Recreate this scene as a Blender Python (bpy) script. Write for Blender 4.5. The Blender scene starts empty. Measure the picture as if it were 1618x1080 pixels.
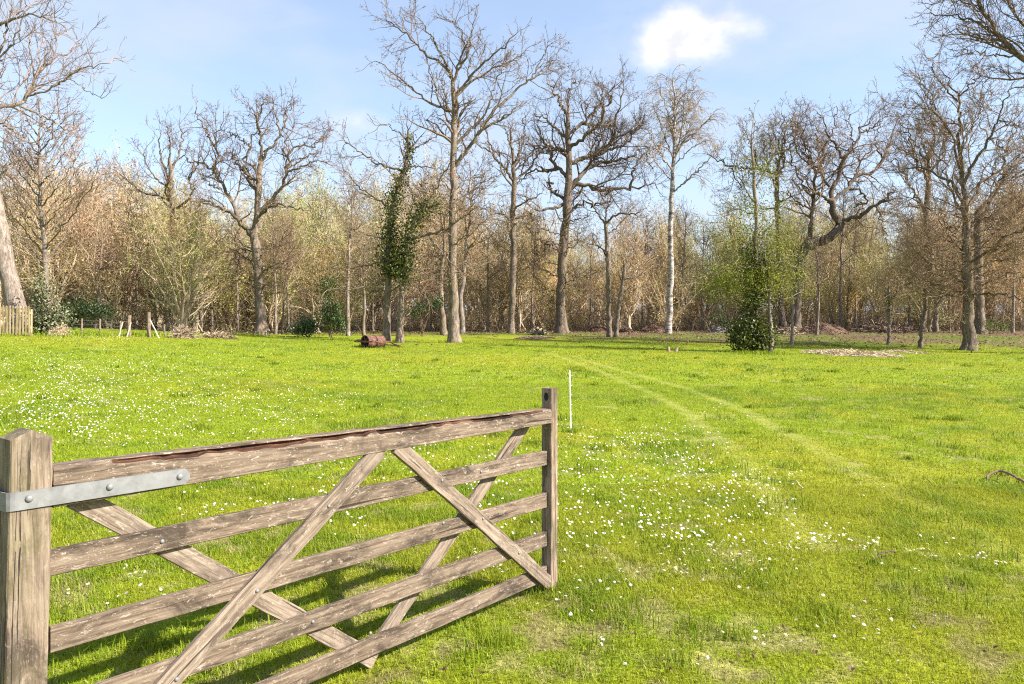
import bpy, math
import numpy as np
from mathutils import Matrix, Vector

SC = bpy.context.scene
COL = SC.collection
RNG = np.random.default_rng(7)
R = math.radians

# ------------------------------------------------------------------ camera, sky, sun, exposure
F, CX, HY, EYE = 1169.0, 809.0, 528.0, 1.62       # focal length and horizon of the view, eye height in metres
cam_d = bpy.data.cameras.new('camera'); cam = bpy.data.objects.new('camera', cam_d); COL.objects.link(cam)
cam_d.sensor_width = 36.0; cam_d.lens = 36.0 * F / 1618.0
cam_d.shift_y = -12.0 / 1618.0
cam_d.clip_start = 0.05; cam_d.clip_end = 3000
cam.location = (0, 0, EYE); cam.rotation_euler = (R(90), 0, 0)
SC.camera = cam

SUN_AZ, SUN_EL = 107.6, 37.0                      # clockwise from +Y
sdir = Vector((math.sin(R(SUN_AZ)) * math.cos(R(SUN_EL)), math.cos(R(SUN_AZ)) * math.cos(R(SUN_EL)), math.sin(R(SUN_EL))))
sun_d = bpy.data.lights.new('sun', 'SUN'); sun_d.energy = 4.6; sun_d.angle = R(0.5); sun_d.color = (1.0, 0.93, 0.82)
sun = bpy.data.objects.new('sun', sun_d); COL.objects.link(sun)
sun.rotation_euler = sdir.to_track_quat('Z', 'Y').to_euler()
SC.view_settings.view_transform = 'Standard'; SC.view_settings.look = 'None'
SC.view_settings.exposure = 1.55; SC.view_settings.gamma = 1.0
SC.cycles.max_bounces = 5; SC.cycles.diffuse_bounces = 3; SC.cycles.transmission_bounces = 3; SC.cycles.transparent_max_bounces = 4
SC.cycles.use_denoising = False; SC.cycles.filter_width = 1.15; SC.cycles.sample_clamp_indirect = 4.0

def mixc(N, L, fac, a, b, typ='MIX'):
    m = N.new('ShaderNodeMixRGB'); m.blend_type = typ
    for i, v in zip((0, 1, 2), (fac, a, b)):
        if isinstance(v, (int, float)): m.inputs[i].default_value = v
        elif isinstance(v, tuple): m.inputs[i].default_value = (*v, 1)
        else: L.new(v, m.inputs[i])
    return m.outputs[0]

world = bpy.data.worlds.new('World'); SC.world = world; world.use_nodes = True
def build_world():
    nt = world.node_tree; N = nt.nodes; L = nt.links
    bg = N['Background']; bg.inputs['Strength'].default_value = 0.098
    sky = N.new('ShaderNodeTexSky'); sky.sky_type = 'NISHITA'; sky.sun_disc = False
    sky.sun_elevation = R(SUN_EL); sky.sun_rotation = R(SUN_AZ); sky.air_density = 1.0; sky.dust_density = 0.6; sky.ozone_density = 2.0
    tc = N.new('ShaderNodeTexCoord')
    def math_(op, a, b=None, clamp=False):
        n = N.new('ShaderNodeMath'); n.operation = op; n.use_clamp = clamp
        for i, v in enumerate((a, b)):
            if v is None: continue
            if isinstance(v, (int, float)): n.inputs[i].default_value = v
            else: L.new(v, n.inputs[i])
        return n.outputs[0]
    def noise(scale_vec, scale, detail, rough=0.55):
        m = N.new('ShaderNodeMapping'); m.inputs['Scale'].default_value = scale_vec
        L.new(tc.outputs['Generated'], m.inputs['Vector'])
        n = N.new('ShaderNodeTexNoise'); n.inputs['Scale'].default_value = scale; n.inputs['Detail'].default_value = detail
        n.inputs['Roughness'].default_value = rough
        L.new(m.outputs[0], n.inputs['Vector']); return n.outputs['Fac']
    def ramp(v, a, b):
        n = N.new('ShaderNodeMapRange'); n.interpolation_type = 'SMOOTHSTEP'
        L.new(v, n.inputs['Value']); n.inputs['From Min'].default_value = a; n.inputs['From Max'].default_value = b
        return n.outputs['Result']
    # thin high veil, denser towards the skyline
    sep = N.new('ShaderNodeSeparateXYZ'); L.new(tc.outputs['Generated'], sep.inputs[0])
    low = ramp(sep.outputs['Z'], 0.30, -0.02)
    veil = ramp(noise((1.0, 1.0, 2.6), 2.6, 6, 0.58), 0.42, 0.66)
    veil = math_('MULTIPLY', veil, 0.55)
    veil = math_('ADD', veil, math_('MULTIPLY', low, 0.85), True)
    veil = math_('ADD', math_('MULTIPLY', veil, 0.66), 0.30, True)
    # small fair-weather cumulus
    def puff(u, v, wx, wz, sharp, seed_scale, amt):
        d = Vector((u, 1.0, v)).normalized()
        s = N.new('ShaderNodeVectorMath'); s.operation = 'SUBTRACT'; L.new(tc.outputs['Generated'], s.inputs[0]); s.inputs[1].default_value = d
        m = N.new('ShaderNodeVectorMath'); m.operation = 'MULTIPLY'; L.new(s.outputs[0], m.inputs[0]); m.inputs[1].default_value = (1 / wx, 1 / 0.5, 1 / wz)
        l = N.new('ShaderNodeVectorMath'); l.operation = 'LENGTH'; L.new(m.outputs[0], l.inputs[0])
        nz = noise((1, 1, 1.3), seed_scale, 5, 0.5)
        v_ = math_('ADD', math_('SUBTRACT', 1.0, l.outputs['Value']), math_('MULTIPLY', math_('SUBTRACT', nz, 0.52), 1.15))
        return math_('MULTIPLY', ramp(v_, 0.0, sharp), amt)
    c1 = puff(0.238, 0.400, 0.096, 0.044, 0.60, 16, 1.0)
    c3 = puff(0.200, 0.405, 0.055, 0.026, 1.1, 20, 0.6)
    c2 = puff(-0.21, 0.288, 0.05, 0.026, 1.2, 24, 0.5)
    cl = math_('MAXIMUM', math_('MAXIMUM', c1, c2), c3)
    mx = N.new('ShaderNodeMixRGB'); L.new(veil, mx.inputs[0]); L.new(sky.outputs[0], mx.inputs[1]); mx.inputs[2].default_value = (2.75, 3.0, 3.45, 1)
    mx2 = N.new('ShaderNodeMixRGB'); L.new(cl, mx2.inputs[0]); L.new(mx.outputs[0], mx2.inputs[1]); L.new(mixc(N, L, ramp(noise((1, 1, 1.6), 26, 5, 0.6), 0.38, 0.60), (3.2, 3.25, 3.4), (3.9, 3.9, 3.9)), mx2.inputs[2])
    L.new(mx2.outputs[0], bg.inputs['Color'])
build_world()

# ------------------------------------------------------------------ helpers
def _lat(seed):
    return np.random.default_rng(seed).random((256, 256))
_LATS = {}
def vnoise(x, y, seed=0):
    if seed not in _LATS: _LATS[seed] = _lat(seed)
    T = _LATS[seed]
    xi = np.floor(x).astype(int); yi = np.floor(y).astype(int); fx = x - xi; fy = y - yi
    fx = fx * fx * (3 - 2 * fx); fy = fy * fy * (3 - 2 * fy)
    a = T[xi & 255, yi & 255]; b = T[(xi + 1) & 255, yi & 255]; c = T[xi & 255, (yi + 1) & 255]; d = T[(xi + 1) & 255, (yi + 1) & 255]
    return (a * (1 - fx) + b * fx) * (1 - fy) + (c * (1 - fx) + d * fx) * fy
def fbm(x, y, seed=0, octv=4):
    s = 0; a = 0.5; t = 0
    for i in range(octv):
        s = s + a * vnoise(x, y, seed + i); t += a; a *= 0.5; x = x * 2.03 + 11.3; y = y * 2.03 + 7.7
    return s / t
def sstep(a, b, v):
    t = np.clip((v - a) / (b - a), 0, 1); return t * t * (3 - 2 * t)

def ground_h(x, y):
    x = np.asarray(x, float); y = np.asarray(y, float)
    u = np.clip(x / np.maximum(y, 3.0), -0.9, 0.9)
    s = np.interp(u, [-0.9, -0.69, -0.5, -0.3, -0.08, 0.2, 0.6, 0.9], [0.060, 0.058, 0.050, 0.037, 0.031, 0.028, 0.019, 0.018])
    rmp = np.where(y < 6, np.maximum(y - 2, 0) ** 2 / 8.0, y - 4)
    yy = np.minimum(rmp, 36.0)
    h = s * yy
    far = np.clip((y - 40) / 20, 0, 1); far = far * far * (3 - 2 * far)
    h = h + (np.maximum(1.86, h + 0.25) - h) * far + np.maximum(y - 60, 0) * 0.035
    h = h + (fbm(x * 0.35, y * 0.35, 91, 3) - 0.5) * 0.10 * sstep(5, 12, y)
    return h
def gh(x, y): return float(ground_h(x, y))
def at(px, py, Y): return np.array([(px - CX) / F * Y, Y, EYE - (py - HY) / F * Y])
def on_ground(px, py):
    """point of the ground seen at this place of the photograph (vectorised ray march)"""
    px = np.atleast_1d(np.asarray(px, float)); py = np.atleast_1d(np.asarray(py, float))
    u = (px - CX) / F; v = (HY - py) / F
    ys = np.geomspace(2.2, 90, 500)
    gap = (EYE + v[:, None] * ys[None]) - ground_h(u[:, None] * ys[None], np.broadcast_to(ys[None], (len(u), len(ys))))
    below = gap < 0
    i = np.where(below.any(1), below.argmax(1), len(ys) - 1); i = np.maximum(i, 1)
    k = np.arange(len(u)); g0 = gap[k, i - 1]; g1 = gap[k, i]
    t = np.clip(g0 / np.where(np.abs(g0 - g1) < 1e-9, 1, g0 - g1), 0, 1)
    Y = ys[i - 1] * (1 - t) + ys[i] * t
    return np.stack([u * Y, Y], 1)

def mesh_obj(name, V, faces, mats, parent=None, mat_idx=None, tint=None, smooth=False, loc=None):
    """faces: list of (F,k) int arrays; tint: (V,3)"""
    me = bpy.data.meshes.new(name)
    V = np.ascontiguousarray(V, np.float32)
    faces = [np.asarray(f, np.int32) for f in faces if len(f)]
    me.vertices.add(len(V)); me.vertices.foreach_set('co', V.ravel())
    loops = np.concatenate([f.ravel() for f in faces]); tot = np.concatenate([np.full(len(f), f.shape[1], np.int32) for f in faces])
    start = np.concatenate([[0], np.cumsum(tot)[:-1]]).astype(np.int32)
    me.loops.add(len(loops)); me.loops.foreach_set('vertex_index', loops.astype(np.int32))
    me.polygons.add(len(tot)); me.polygons.foreach_set('loop_start', start)
    if mat_idx is not None: me.polygons.foreach_set('material_index', np.asarray(mat_idx, np.int32))
    me.polygons.foreach_set('use_smooth', np.full(len(tot), bool(smooth)))
    for m in (mats if isinstance(mats, (list, tuple)) else [mats]): me.materials.append(m)
    if tint is not None:
        a = me.color_attributes.new('tint', 'FLOAT_COLOR', 'POINT')
        c = np.ones((len(V), 4), np.float32); c[:, :3] = tint; a.data.foreach_set('color', c.ravel())
    me.update(calc_edges=True)
    o = bpy.data.objects.new(name, me); COL.objects.link(o)
    if parent is not None: o.parent = parent
    if loc is not None: o.location = loc
    return o
def tag(o, label=None, cat=None, group=None, kind=None):
    if label: o['label'] = label
    if cat: o['category'] = cat
    if group: o['group'] = group
    if kind: o['kind'] = kind
    return o
def thing(name, label, cat, loc=(0, 0, 0), rz=0, group=None):
    o = bpy.data.objects.new(name, None); COL.objects.link(o); o.empty_display_size = 0.2
    o.location = loc; o.rotation_euler = (0, 0, rz); return tag(o, label, cat, group)
def copy_tree(o, parent=None):
    c = o.copy(); COL.objects.link(c)
    if parent is not None: c.parent = parent
    for ch in list(o.children): copy_tree(ch, c)
    return c

class Geo:
    """collects vertices / faces / tints, then links them as ONE mesh"""
    def __init__(s): s.V = []; s.Fq = []; s.Ft = []; s.mq = []; s.mt = []; s.T = []; s.n = 0
    def add(s, V, quads=None, tris=None, m=0, tint=None):
        V = np.asarray(V, float).reshape(-1, 3)
        if quads is not None and len(quads): s.Fq.append(np.asarray(quads) + s.n); s.mq.append(np.full(len(quads), m))
        if tris is not None and len(tris): s.Ft.append(np.asarray(tris) + s.n); s.mt.append(np.full(len(tris), m))
        s.V.append(V); s.n += len(V)
        if tint is None: tint = np.ones((len(V), 3))
        tint = np.asarray(tint, float)
        if tint.ndim == 1: tint = np.tile(tint, (len(V), 1))
        s.T.append(tint)
    def arrays(s):
        V = np.concatenate(s.V); T = np.concatenate(s.T)
        q = np.concatenate(s.Fq) if s.Fq else np.zeros((0, 4), int); t = np.concatenate(s.Ft) if s.Ft else np.zeros((0, 3), int)
        mq = np.concatenate(s.mq) if s.mq else np.zeros(0, int); mt = np.concatenate(s.mt) if s.mt else np.zeros(0, int)
        return V, q, t, mq, mt, T
    def build(s, name, mats, parent=None, smooth=False, origin=(0, 0, 0), loc=None):
        V, q, t, mq, mt, T = s.arrays()
        return mesh_obj(name, V - np.asarray(origin), [q, t], mats, parent, np.concatenate([mq, mt]), T, smooth, loc)
    # -- shapes
    def tubes(s, P, Rd, k=3, m=0, tint=None, cap=False):
        P = np.asarray(P, float); Rd = np.asarray(Rd, float); B, n, _ = P.shape
        if B == 0: return
        T = np.gradient(P, axis=1); T /= np.linalg.norm(T, axis=2, keepdims=True) + 1e-9
        mean = np.abs(T).mean(1); ref = np.eye(3)[mean.argmin(1)][:, None, :]
        N = np.cross(T, np.broadcast_to(ref, T.shape)); N /= np.linalg.norm(N, axis=2, keepdims=True) + 1e-9
        Bn = np.cross(T, N)
        a = np.arange(k) * 2 * math.pi / k
        V = P[:, :, None, :] + Rd[:, :, None, None] * (N[:, :, None, :] * np.cos(a)[None, None, :, None] + Bn[:, :, None, :] * np.sin(a)[None, None, :, None])
        base = (np.arange(B) * n * k)[:, None, None] + (np.arange(n - 1) * k)[None, :, None]
        j = np.arange(k)[None, None, :]; j2 = (np.arange(k) + 1)[None, None, :] % k
        q = np.stack([base + j, base + j2, base + k + j2, base + k + j], -1).reshape(-1, 4)
        if tint is not None:
            tint = np.asarray(tint, float)
            if tint.ndim == 2: tint = np.repeat(tint, n * k, 0)
        tr = None
        if cap and k == 4: q = np.concatenate([q, np.stack([base[:, 0, 0] + 3, base[:, 0, 0] + 2, base[:, 0, 0] + 1, base[:, 0, 0]], -1), np.stack([base[:, -1, 0] + k + i for i in range(4)], -1)])
        elif cap:
            tr = []
            for e, off in ((0, 0), (1, (n - 1) * k)):
                b0 = (np.arange(B) * n * k) + off
                for i in range(1, k - 1): tr.append(np.stack([b0, b0 + i + 1 - e, b0 + i + e], -1))
            tr = np.concatenate(tr)
        s.add(V.reshape(-1, 3), q, tr, m, tint)
    def leaves(s, C, size, rng, m=0, tint=None, flat=0.0, aspect=1.8):
        C = np.asarray(C, float); B = len(C)
        if B == 0: return
        size = np.broadcast_to(np.asarray(size, float), (B,))
        a = rng.normal(size=(B, 3)); a /= np.linalg.norm(a, axis=1, keepdims=True)
        b = rng.normal(size=(B, 3)); b[:, 2] *= (1 - flat); a[:, 2] *= (1 - flat)
        b -= a * (a * b).sum(1, keepdims=True) / (a * a).sum(1, keepdims=True); b /= np.linalg.norm(b, axis=1, keepdims=True)
        a /= np.linalg.norm(a, axis=1, keepdims=True)
        h = size[:, None] * 0.5; w = h / aspect
        V = np.stack([C - a * h, C + b * w - a * h * 0.1, C + a * h, C - b * w - a * h * 0.1], 1)
        q = np.arange(B * 4).reshape(B, 4)
        if tint is not None:
            tint = np.asarray(tint, float)
            tint = np.repeat(tint, 4, 0) if tint.ndim == 2 else tint
        s.add(V.reshape(-1, 3), q, None, m, tint)
    def box(s, lo, hi, m=0, tint=None):
        x0, y0, z0 = lo; x1, y1, z1 = hi
        V = [(x0, y0, z0), (x1, y0, z0), (x1, y1, z0), (x0, y1, z0), (x0, y0, z1), (x1, y0, z1), (x1, y1, z1), (x0, y1, z1)]
        s.add(V, [(0, 3, 2, 1), (4, 5, 6, 7), (0, 1, 5, 4), (1, 2, 6, 5), (2, 3, 7, 6), (3, 0, 4, 7)], None, m, tint)

# ------------------------------------------------------------------ materials
def new_mat(name):
    m = bpy.data.materials.new(name); m.use_nodes = True
    return m, m.node_tree.nodes, m.node_tree.links, m.node_tree.nodes['Principled BSDF']
def ramp_node(N, L, fac, stops):
    r = N.new('ShaderNodeValToRGB'); L.new(fac, r.inputs[0])
    while len(r.color_ramp.elements) < len(stops): r.color_ramp.elements.new(0.5)
    for e, (p, c) in zip(r.color_ramp.elements, stops): e.position = p; e.color = (*c, 1)
    return r.outputs[0]
def tex_noise(N, L, vec, scale, detail=4, rough=0.6, scl=None, dist=0.0):
    if scl is not None:
        m = N.new('ShaderNodeMapping'); m.inputs['Scale'].default_value = scl; L.new(vec, m.inputs[0]); vec = m.outputs[0]
    n = N.new('ShaderNodeTexNoise'); n.inputs['Scale'].default_value = scale; n.inputs['Detail'].default_value = detail
    n.inputs['Roughness'].default_value = rough; n.inputs['Distortion'].default_value = dist
    L.new(vec, n.inputs['Vector']); return n.outputs['Fac']
def bump(N, L, bsdf, h, strength, dist=0.01):
    b = N.new('ShaderNodeBump'); b.inputs['Strength'].default_value = strength; b.inputs['Distance'].default_value = dist
    L.new(h, b.inputs['Height']); L.new(b.outputs[0], bsdf.inputs['Normal'])
def maprange(N, L, v, a, b, c=0.0, d=1.0):
    n = N.new('ShaderNodeMapRange'); L.new(v, n.inputs[0]); n.inputs[1].default_value = a; n.inputs[2].default_value = b; n.inputs[3].default_value = c; n.inputs[4].default_value = d
    return n.outputs[0]

def bark_mat(name, dark, light, moss=(0.12, 0.12, 0.03), moss_amt=0.35, vscale=1.0):
    m, N, L, B = new_mat(name); tc = N.new('ShaderNodeTexCoord'); v = tc.outputs['Object']
    at_ = N.new('ShaderNodeAttribute'); at_.attribute_name = 'tint'
    n1 = tex_noise(N, L, v, 9 * vscale, 7, 0.78, (1, 1, 0.25), 0.8)
    n2 = tex_noise(N, L, v, 1.1, 4, 0.6)
    c = ramp_node(N, L, n1, [(0.36, dark), (0.50, tuple(0.45 * (a + b) for a, b in zip(dark, light))), (0.62, light)])
    c = mixc(N, L, maprange(N, L, n2, 0.5, 0.72, 0, moss_amt), c, moss)
    c = mixc(N, L, 1.0, c, at_.outputs['Color'], 'MULTIPLY')
    L.new(c, B.inputs['Base Color']); B.inputs['Roughness'].default_value = 0.9; B.inputs['Specular IOR Level'].default_value = 0.15
    bump(N, L, B, n1, 0.9, 0.05)
    return m
def tint_mat(name, rough=0.7, spec=0.2, trans=0.0, var=0.25):
    """diffuse surface that takes its own colour from the mesh's tint attribute"""
    m, N, L, B = new_mat(name); a = N.new('ShaderNodeAttribute'); a.attribute_name = 'tint'
    c = a.outputs['Color']
    if var:
        g = N.new('ShaderNodeNewGeometry'); nz = tex_noise(N, L, g.outputs['Position'], 3.0, 3)
        c = mixc(N, L, 1.0, c, ramp_node(N, L, nz, [(0.25, (1 - var,) * 3), (0.75, (1 + var,) * 3)]), 'MULTIPLY')
    L.new(c, B.inputs['Base Color']); B.inputs['Roughness'].default_value = rough; B.inputs['Specular IOR Level'].default_value = spec
    if trans:
        t = N.new('ShaderNodeBsdfTranslucent'); L.new(c, t.inputs['Color']); mx = N.new('ShaderNodeMixShader'); mx.inputs[0].default_value = trans
        L.new(B.outputs[0], mx.inputs[1]); L.new(t.outputs[0], mx.inputs[2]); L.new(mx.outputs[0], N['Material Output'].inputs['Surface'])
    return m
M = {}
M['bark_oak'] = bark_mat('bark_oak', (0.07, 0.050, 0.038), (0.30, 0.235, 0.185), moss_amt=0.45)
M['bark_pale'] = bark_mat('bark_pale', (0.085, 0.062, 0.05), (0.36, 0.295, 0.25), moss=(0.10, 0.09, 0.06), moss_amt=0.5, vscale=1.2)
M['twig'] = tint_mat('twig_bark', 0.9, 0.1, 0, 0.2)
M['leaf'] = tint_mat('leaf', 0.65, 0.2, 0.35, 0.3)
M['ivy'] = tint_mat('ivy_leaf', 0.5, 0.35, 0.15, 0.35)
M['grass'] = tint_mat('grass_blade', 0.6, 0.25, 0.40, 0.0)
M['soft'] = tint_mat('loose_matter', 0.95, 0.05, 0, 0.35)
M['petal'] = tint_mat('petal', 0.7, 0.2, 0.25, 0.0)
def birch_mat():
    m, N, L, B = new_mat('bark_birch'); tc = N.new('ShaderNodeTexCoord'); v = tc.outputs['Object']
    n1 = tex_noise(N, L, v, 2.2, 5, 0.7, (1, 1, 2.2), 0.3); n2 = tex_noise(N, L, v, 14, 3, 0.6, (0.4, 0.4, 3))
    c = ramp_node(N, L, n1, [(0.40, (0.07, 0.055, 0.05)), (0.50, (0.32, 0.275, 0.24)), (0.62, (0.50, 0.455, 0.41))])
    c = mixc(N, L, maprange(N, L, n2, 0.58, 0.66), c, (0.12, 0.09, 0.08))
    L.new(c, B.inputs['Base Color']); B.inputs['Roughness'].default_value = 0.7; bump(N, L, B, n1, 0.4, 0.03); return m
M['birch'] = birch_mat()
def wood_mat(name, base, light, dark, fleck=0.5, moss=0.0):
    """weathered board, grain along the object's own X"""
    m, N, L, B = new_mat(name); tc = N.new('ShaderNodeTexCoord'); oi = N.new('ShaderNodeObjectInfo')
    add = N.new('ShaderNodeVectorMath'); add.operation = 'ADD'; L.new(tc.outputs['Object'], add.inputs[0])
    mu = N.new('ShaderNodeMath'); mu.operation = 'MULTIPLY'; mu.inputs[1].default_value = 37.0; L.new(oi.outputs['Random'], mu.inputs[0])
    cb = N.new('ShaderNodeCombineXYZ'); [L.new(mu.outputs[0], cb.inputs[i]) for i in range(3)]; L.new(cb.outputs[0], add.inputs[1])
    v = add.outputs[0]
    g1 = tex_noise(N, L, v, 60, 6, 0.65, (0.06, 1, 1), 0.7)
    g2 = tex_noise(N, L, v, 190, 4, 0.7, (0.05, 1, 1), 0.3)
    st = tex_noise(N, L, v, 6, 6, 0.72, (0.45, 1, 1), 0.8)
    fl = tex_noise(N, L, v, 62, 6, 0.8, (0.35, 1, 1), 1.2)
    c = ramp_node(N, L, g1, [(0.28, dark), (0.46, base), (0.70, light)])
    c = mixc(N, L, maprange(N, L, g2, 0.50, 0.78, 0, 0.55), c, dark)
    c = mixc(N, L, maprange(N, L, st, 0.48, 0.64, 0, 0.8), c, tuple(d * 0.8 for d in dark))
    c = mixc(N, L, maprange(N, L, fl, 0.56, 0.64, 0, fleck), c, (0.42, 0.35, 0.29))
    sp = tex_noise(N, L, v, 150, 3, 0.6, (0.8, 1, 1)); c = mixc(N, L, maprange(N, L, sp, 0.66, 0.72, 0, fleck * 0.8), c, (0.46, 0.41, 0.35))
    ck = tex_noise(N, L, v, 34, 3, 0.5, (0.035, 1, 1), 0.4); c = mixc(N, L, maprange(N, L, ck, 0.655, 0.68, 0, 0.85), c, (0.02, 0.014, 0.01))
    if moss: c = mixc(N, L, maprange(N, L, tex_noise(N, L, v, 5, 4), 0.48, 0.66, 0, moss), c, (0.10, 0.10, 0.03))
    L.new(c, B.inputs['Base Color']); B.inputs['Roughness'].default_value = 0.88; B.inputs['Specular IOR Level'].default_value = 0.2
    hh = mixc(N, L, 0.5, g1, g2); hh = mixc(N, L, 0.35, hh, fl)
    bump(N, L, B, hh, 0.9, 0.006)
    return m
M['gate'] = wood_mat('weathered_oak', (0.142, 0.103, 0.073), (0.255, 0.200, 0.150), (0.034, 0.025, 0.019), 0.8)
M['gate_pale'] = wood_mat('weathered_pale_oak', (0.195, 0.148, 0.110), (0.33, 0.27, 0.215), (0.055, 0.039, 0.03), 0.6)
M['heel'] = wood_mat('post_oak', (0.195, 0.145, 0.105), (0.31, 0.25, 0.192), (0.045, 0.033, 0.025), 0.35, 0.3)
M['stile'] = wood_mat('stile_oak', (0.20, 0.145, 0.10), (0.42, 0.32, 0.25), (0.06, 0.045, 0.03), 0.4, 0.3)
M['rot'] = wood_mat('rotten_heartwood', (0.055, 0.024, 0.015), (0.17, 0.078, 0.046), (0.007, 0.004, 0.003), 0.05)
M['paling'] = wood_mat('fresh_pine', (0.40, 0.30, 0.165), (0.50, 0.40, 0.25), (0.24, 0.165, 0.08), 0.0)
M['postwood'] = wood_mat('post_pine', (0.22, 0.165, 0.12), (0.32, 0.25, 0.19), (0.10, 0.07, 0.05), 0.2)
def zinc_mat():
    m, N, L, B = new_mat('galvanised_steel'); tc = N.new('ShaderNodeTexCoord')
    vo = N.new('ShaderNodeTexVoronoi'); vo.inputs['Scale'].default_value = 45; L.new(tc.outputs['Object'], vo.inputs[0])
    n = tex_noise(N, L, tc.outputs['Object'], 18, 5, 0.6)
    c = ramp_node(N, L, n, [(0.35, (0.125, 0.132, 0.152)), (0.65, (0.180, 0.190, 0.215))])
    c = mixc(N, L, 0.04, c, vo.outputs['Color'])
    hs = N.new('ShaderNodeHueSaturation'); hs.inputs['Saturation'].default_value = 0.15; L.new(c, hs.inputs['Color'])
    L.new(hs.outputs[0], B.inputs['Base Color']); B.inputs['Metallic'].default_value = 0.35
    L.new(maprange(N, L, n, 0.3, 0.7, 0.5, 0.7), B.inputs['Roughness']); return m
M['zinc'] = zinc_mat()
def rust_mat():
    m, N, L, B = new_mat('rusty_red_iron'); tc = N.new('ShaderNodeTexCoord'); n = tex_noise(N, L, tc.outputs['Object'], 7, 6, 0.7)
    L.new(ramp_node(N, L, n, [(0.35, (0.035, 0.018, 0.014)), (0.5, (0.12, 0.050, 0.035)), (0.66, (0.22, 0.105, 0.075))]), B.inputs['Base Color'])
    B.inputs['Roughness'].default_value = 0.85; bump(N, L, B, n, 0.4, 0.01); return m
M['rust'] = rust_mat()
def plain(name, c, rough=0.6, metal=0.0, var=0.25):
    m, N, L, B = new_mat(name); tc = N.new('ShaderNodeTexCoord'); n = tex_noise(N, L, tc.outputs['Object'], 25, 4)
    L.new(ramp_node(N, L, n, [(0.3, tuple(x * (1 - var) for x in c)), (0.7, tuple(x * (1 + var) for x in c))]), B.inputs['Base Color'])
    B.inputs['Roughness'].default_value = rough; B.inputs['Metallic'].default_value = metal; return m
M['black'] = plain('dark_void', (0.012, 0.011, 0.01), 0.9)
M['white_plastic'] = plain('white_plastic', (0.78, 0.78, 0.76), 0.45, 0, 0.06)
M['wire'] = plain('fence_wire', (0.25, 0.24, 0.22), 0.5, 0.7)

# ------------------------------------------------------------------ ground
TRK = []                                           # wheel tracks in the grass, as ground polylines
for pts in ([(868, 558), (905, 571), (960, 592), (1040, 625), (1100, 664), (1170, 722), (1225, 790), (1290, 860)],
            [(905, 562), (990, 588), (1080, 612), (1180, 650), (1262, 692), (1345, 742), (1470, 803), (1570, 862), (1640, 900)]):
    g = on_ground([p[0] for p in pts], [p[1] for p in pts])
    t = np.linspace(0, len(g) - 1, 60); TRK.append(np.stack([np.interp(t, np.arange(len(g)), g[:, i]) for i in (0, 1)], 1))
def track_mask(x, y):
    d = np.full(x.shape, 9.0)
    for tr in TRK:
        for k in range(0, len(tr)): d = np.minimum(d, np.hypot(x - tr[k, 0], (y - tr[k, 1])))
        a = tr[:-1]; b = tr[1:]
        for k in range(len(a)):
            ab = b[k] - a[k]; t = np.clip(((x - a[k, 0]) * ab[0] + (y - a[k, 1]) * ab[1]) / (ab @ ab), 0, 1)
            d = np.minimum(d, np.hypot(x - a[k, 0] - t * ab[0], y - a[k, 1] - t * ab[1]))
    return (1 - sstep(0.04, 0.22, d)) * np.clip(1.7 * (fbm(x * 0.9, y * 0.9, 5, 3) - 0.08), 0.55, 0.9)
def wood_edge(x, y):
    """0 in the meadow, 1 on the woodland floor"""
    u = x / np.maximum(y, 3)
    e = np.interp(u, [-0.7, -0.45, -0.3, -0.1, 0.0, 0.08, 0.25, 0.7], [46, 46, 48, 51, 50, 46, 43, 43])
    return sstep(-3, 7, y - e + 5 * (fbm(x * 0.25, y * 0.25, 33, 3) - 0.5))
GREEN = np.array([0.236, 0.304, 0.014]); LUSH = np.array([0.170, 0.258, 0.013]); YEL = np.array([0.315, 0.332, 0.021]); STRAW = np.array([0.42, 0.37, 0.15]); SOIL = np.array([0.13, 0.085, 0.055]); LITTER = np.array([0.17, 0.115, 0.070])
def mixv(a, b, t): return a * (1 - t[..., None]) + b * t[..., None]
def turf_masks(x, y):
    n1 = fbm(x * 0.55, y * 0.55, 1, 4); n2 = fbm(x * 2.2, y * 2.2, 11, 3); n3 = fbm(x * 0.18, y * 0.18, 21, 3); n4 = fbm(x * 6.0, y * 6.0, 41, 2)
    lush = sstep(0.50, 0.66, n1 * 0.6 + n2 * 0.4)
    yel = sstep(0.46, 0.66, n3 * 0.4 + n1 * 0.25 + (1 - n2) * 0.35 + 0.03 * (1 - sstep(4, 9, y)))
    near = 1 - sstep(3.6, 6.0, y)
    dry = sstep(0.60, 0.76, n2 * 0.40 + n4 * 0.60 + near * 0.09)
    soil = sstep(0.62, 0.72, n4 * 0.35 + fbm(x * 1.6, y * 1.6, 51, 3) * 0.65 + near * 0.06 - 0.05) * near * 0.6
    return lush, yel, dry, soil
def turf_col(x, y, r=None):
    lush, yel, dry, soil = turf_masks(x, y)
    c = mixv(np.broadcast_to(GREEN, x.shape + (3,)), LUSH, lush * 0.8); c = mixv(c, YEL, yel * 0.85); c = mixv(c, STRAW, dry * 0.6)
    return c, soil
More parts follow.
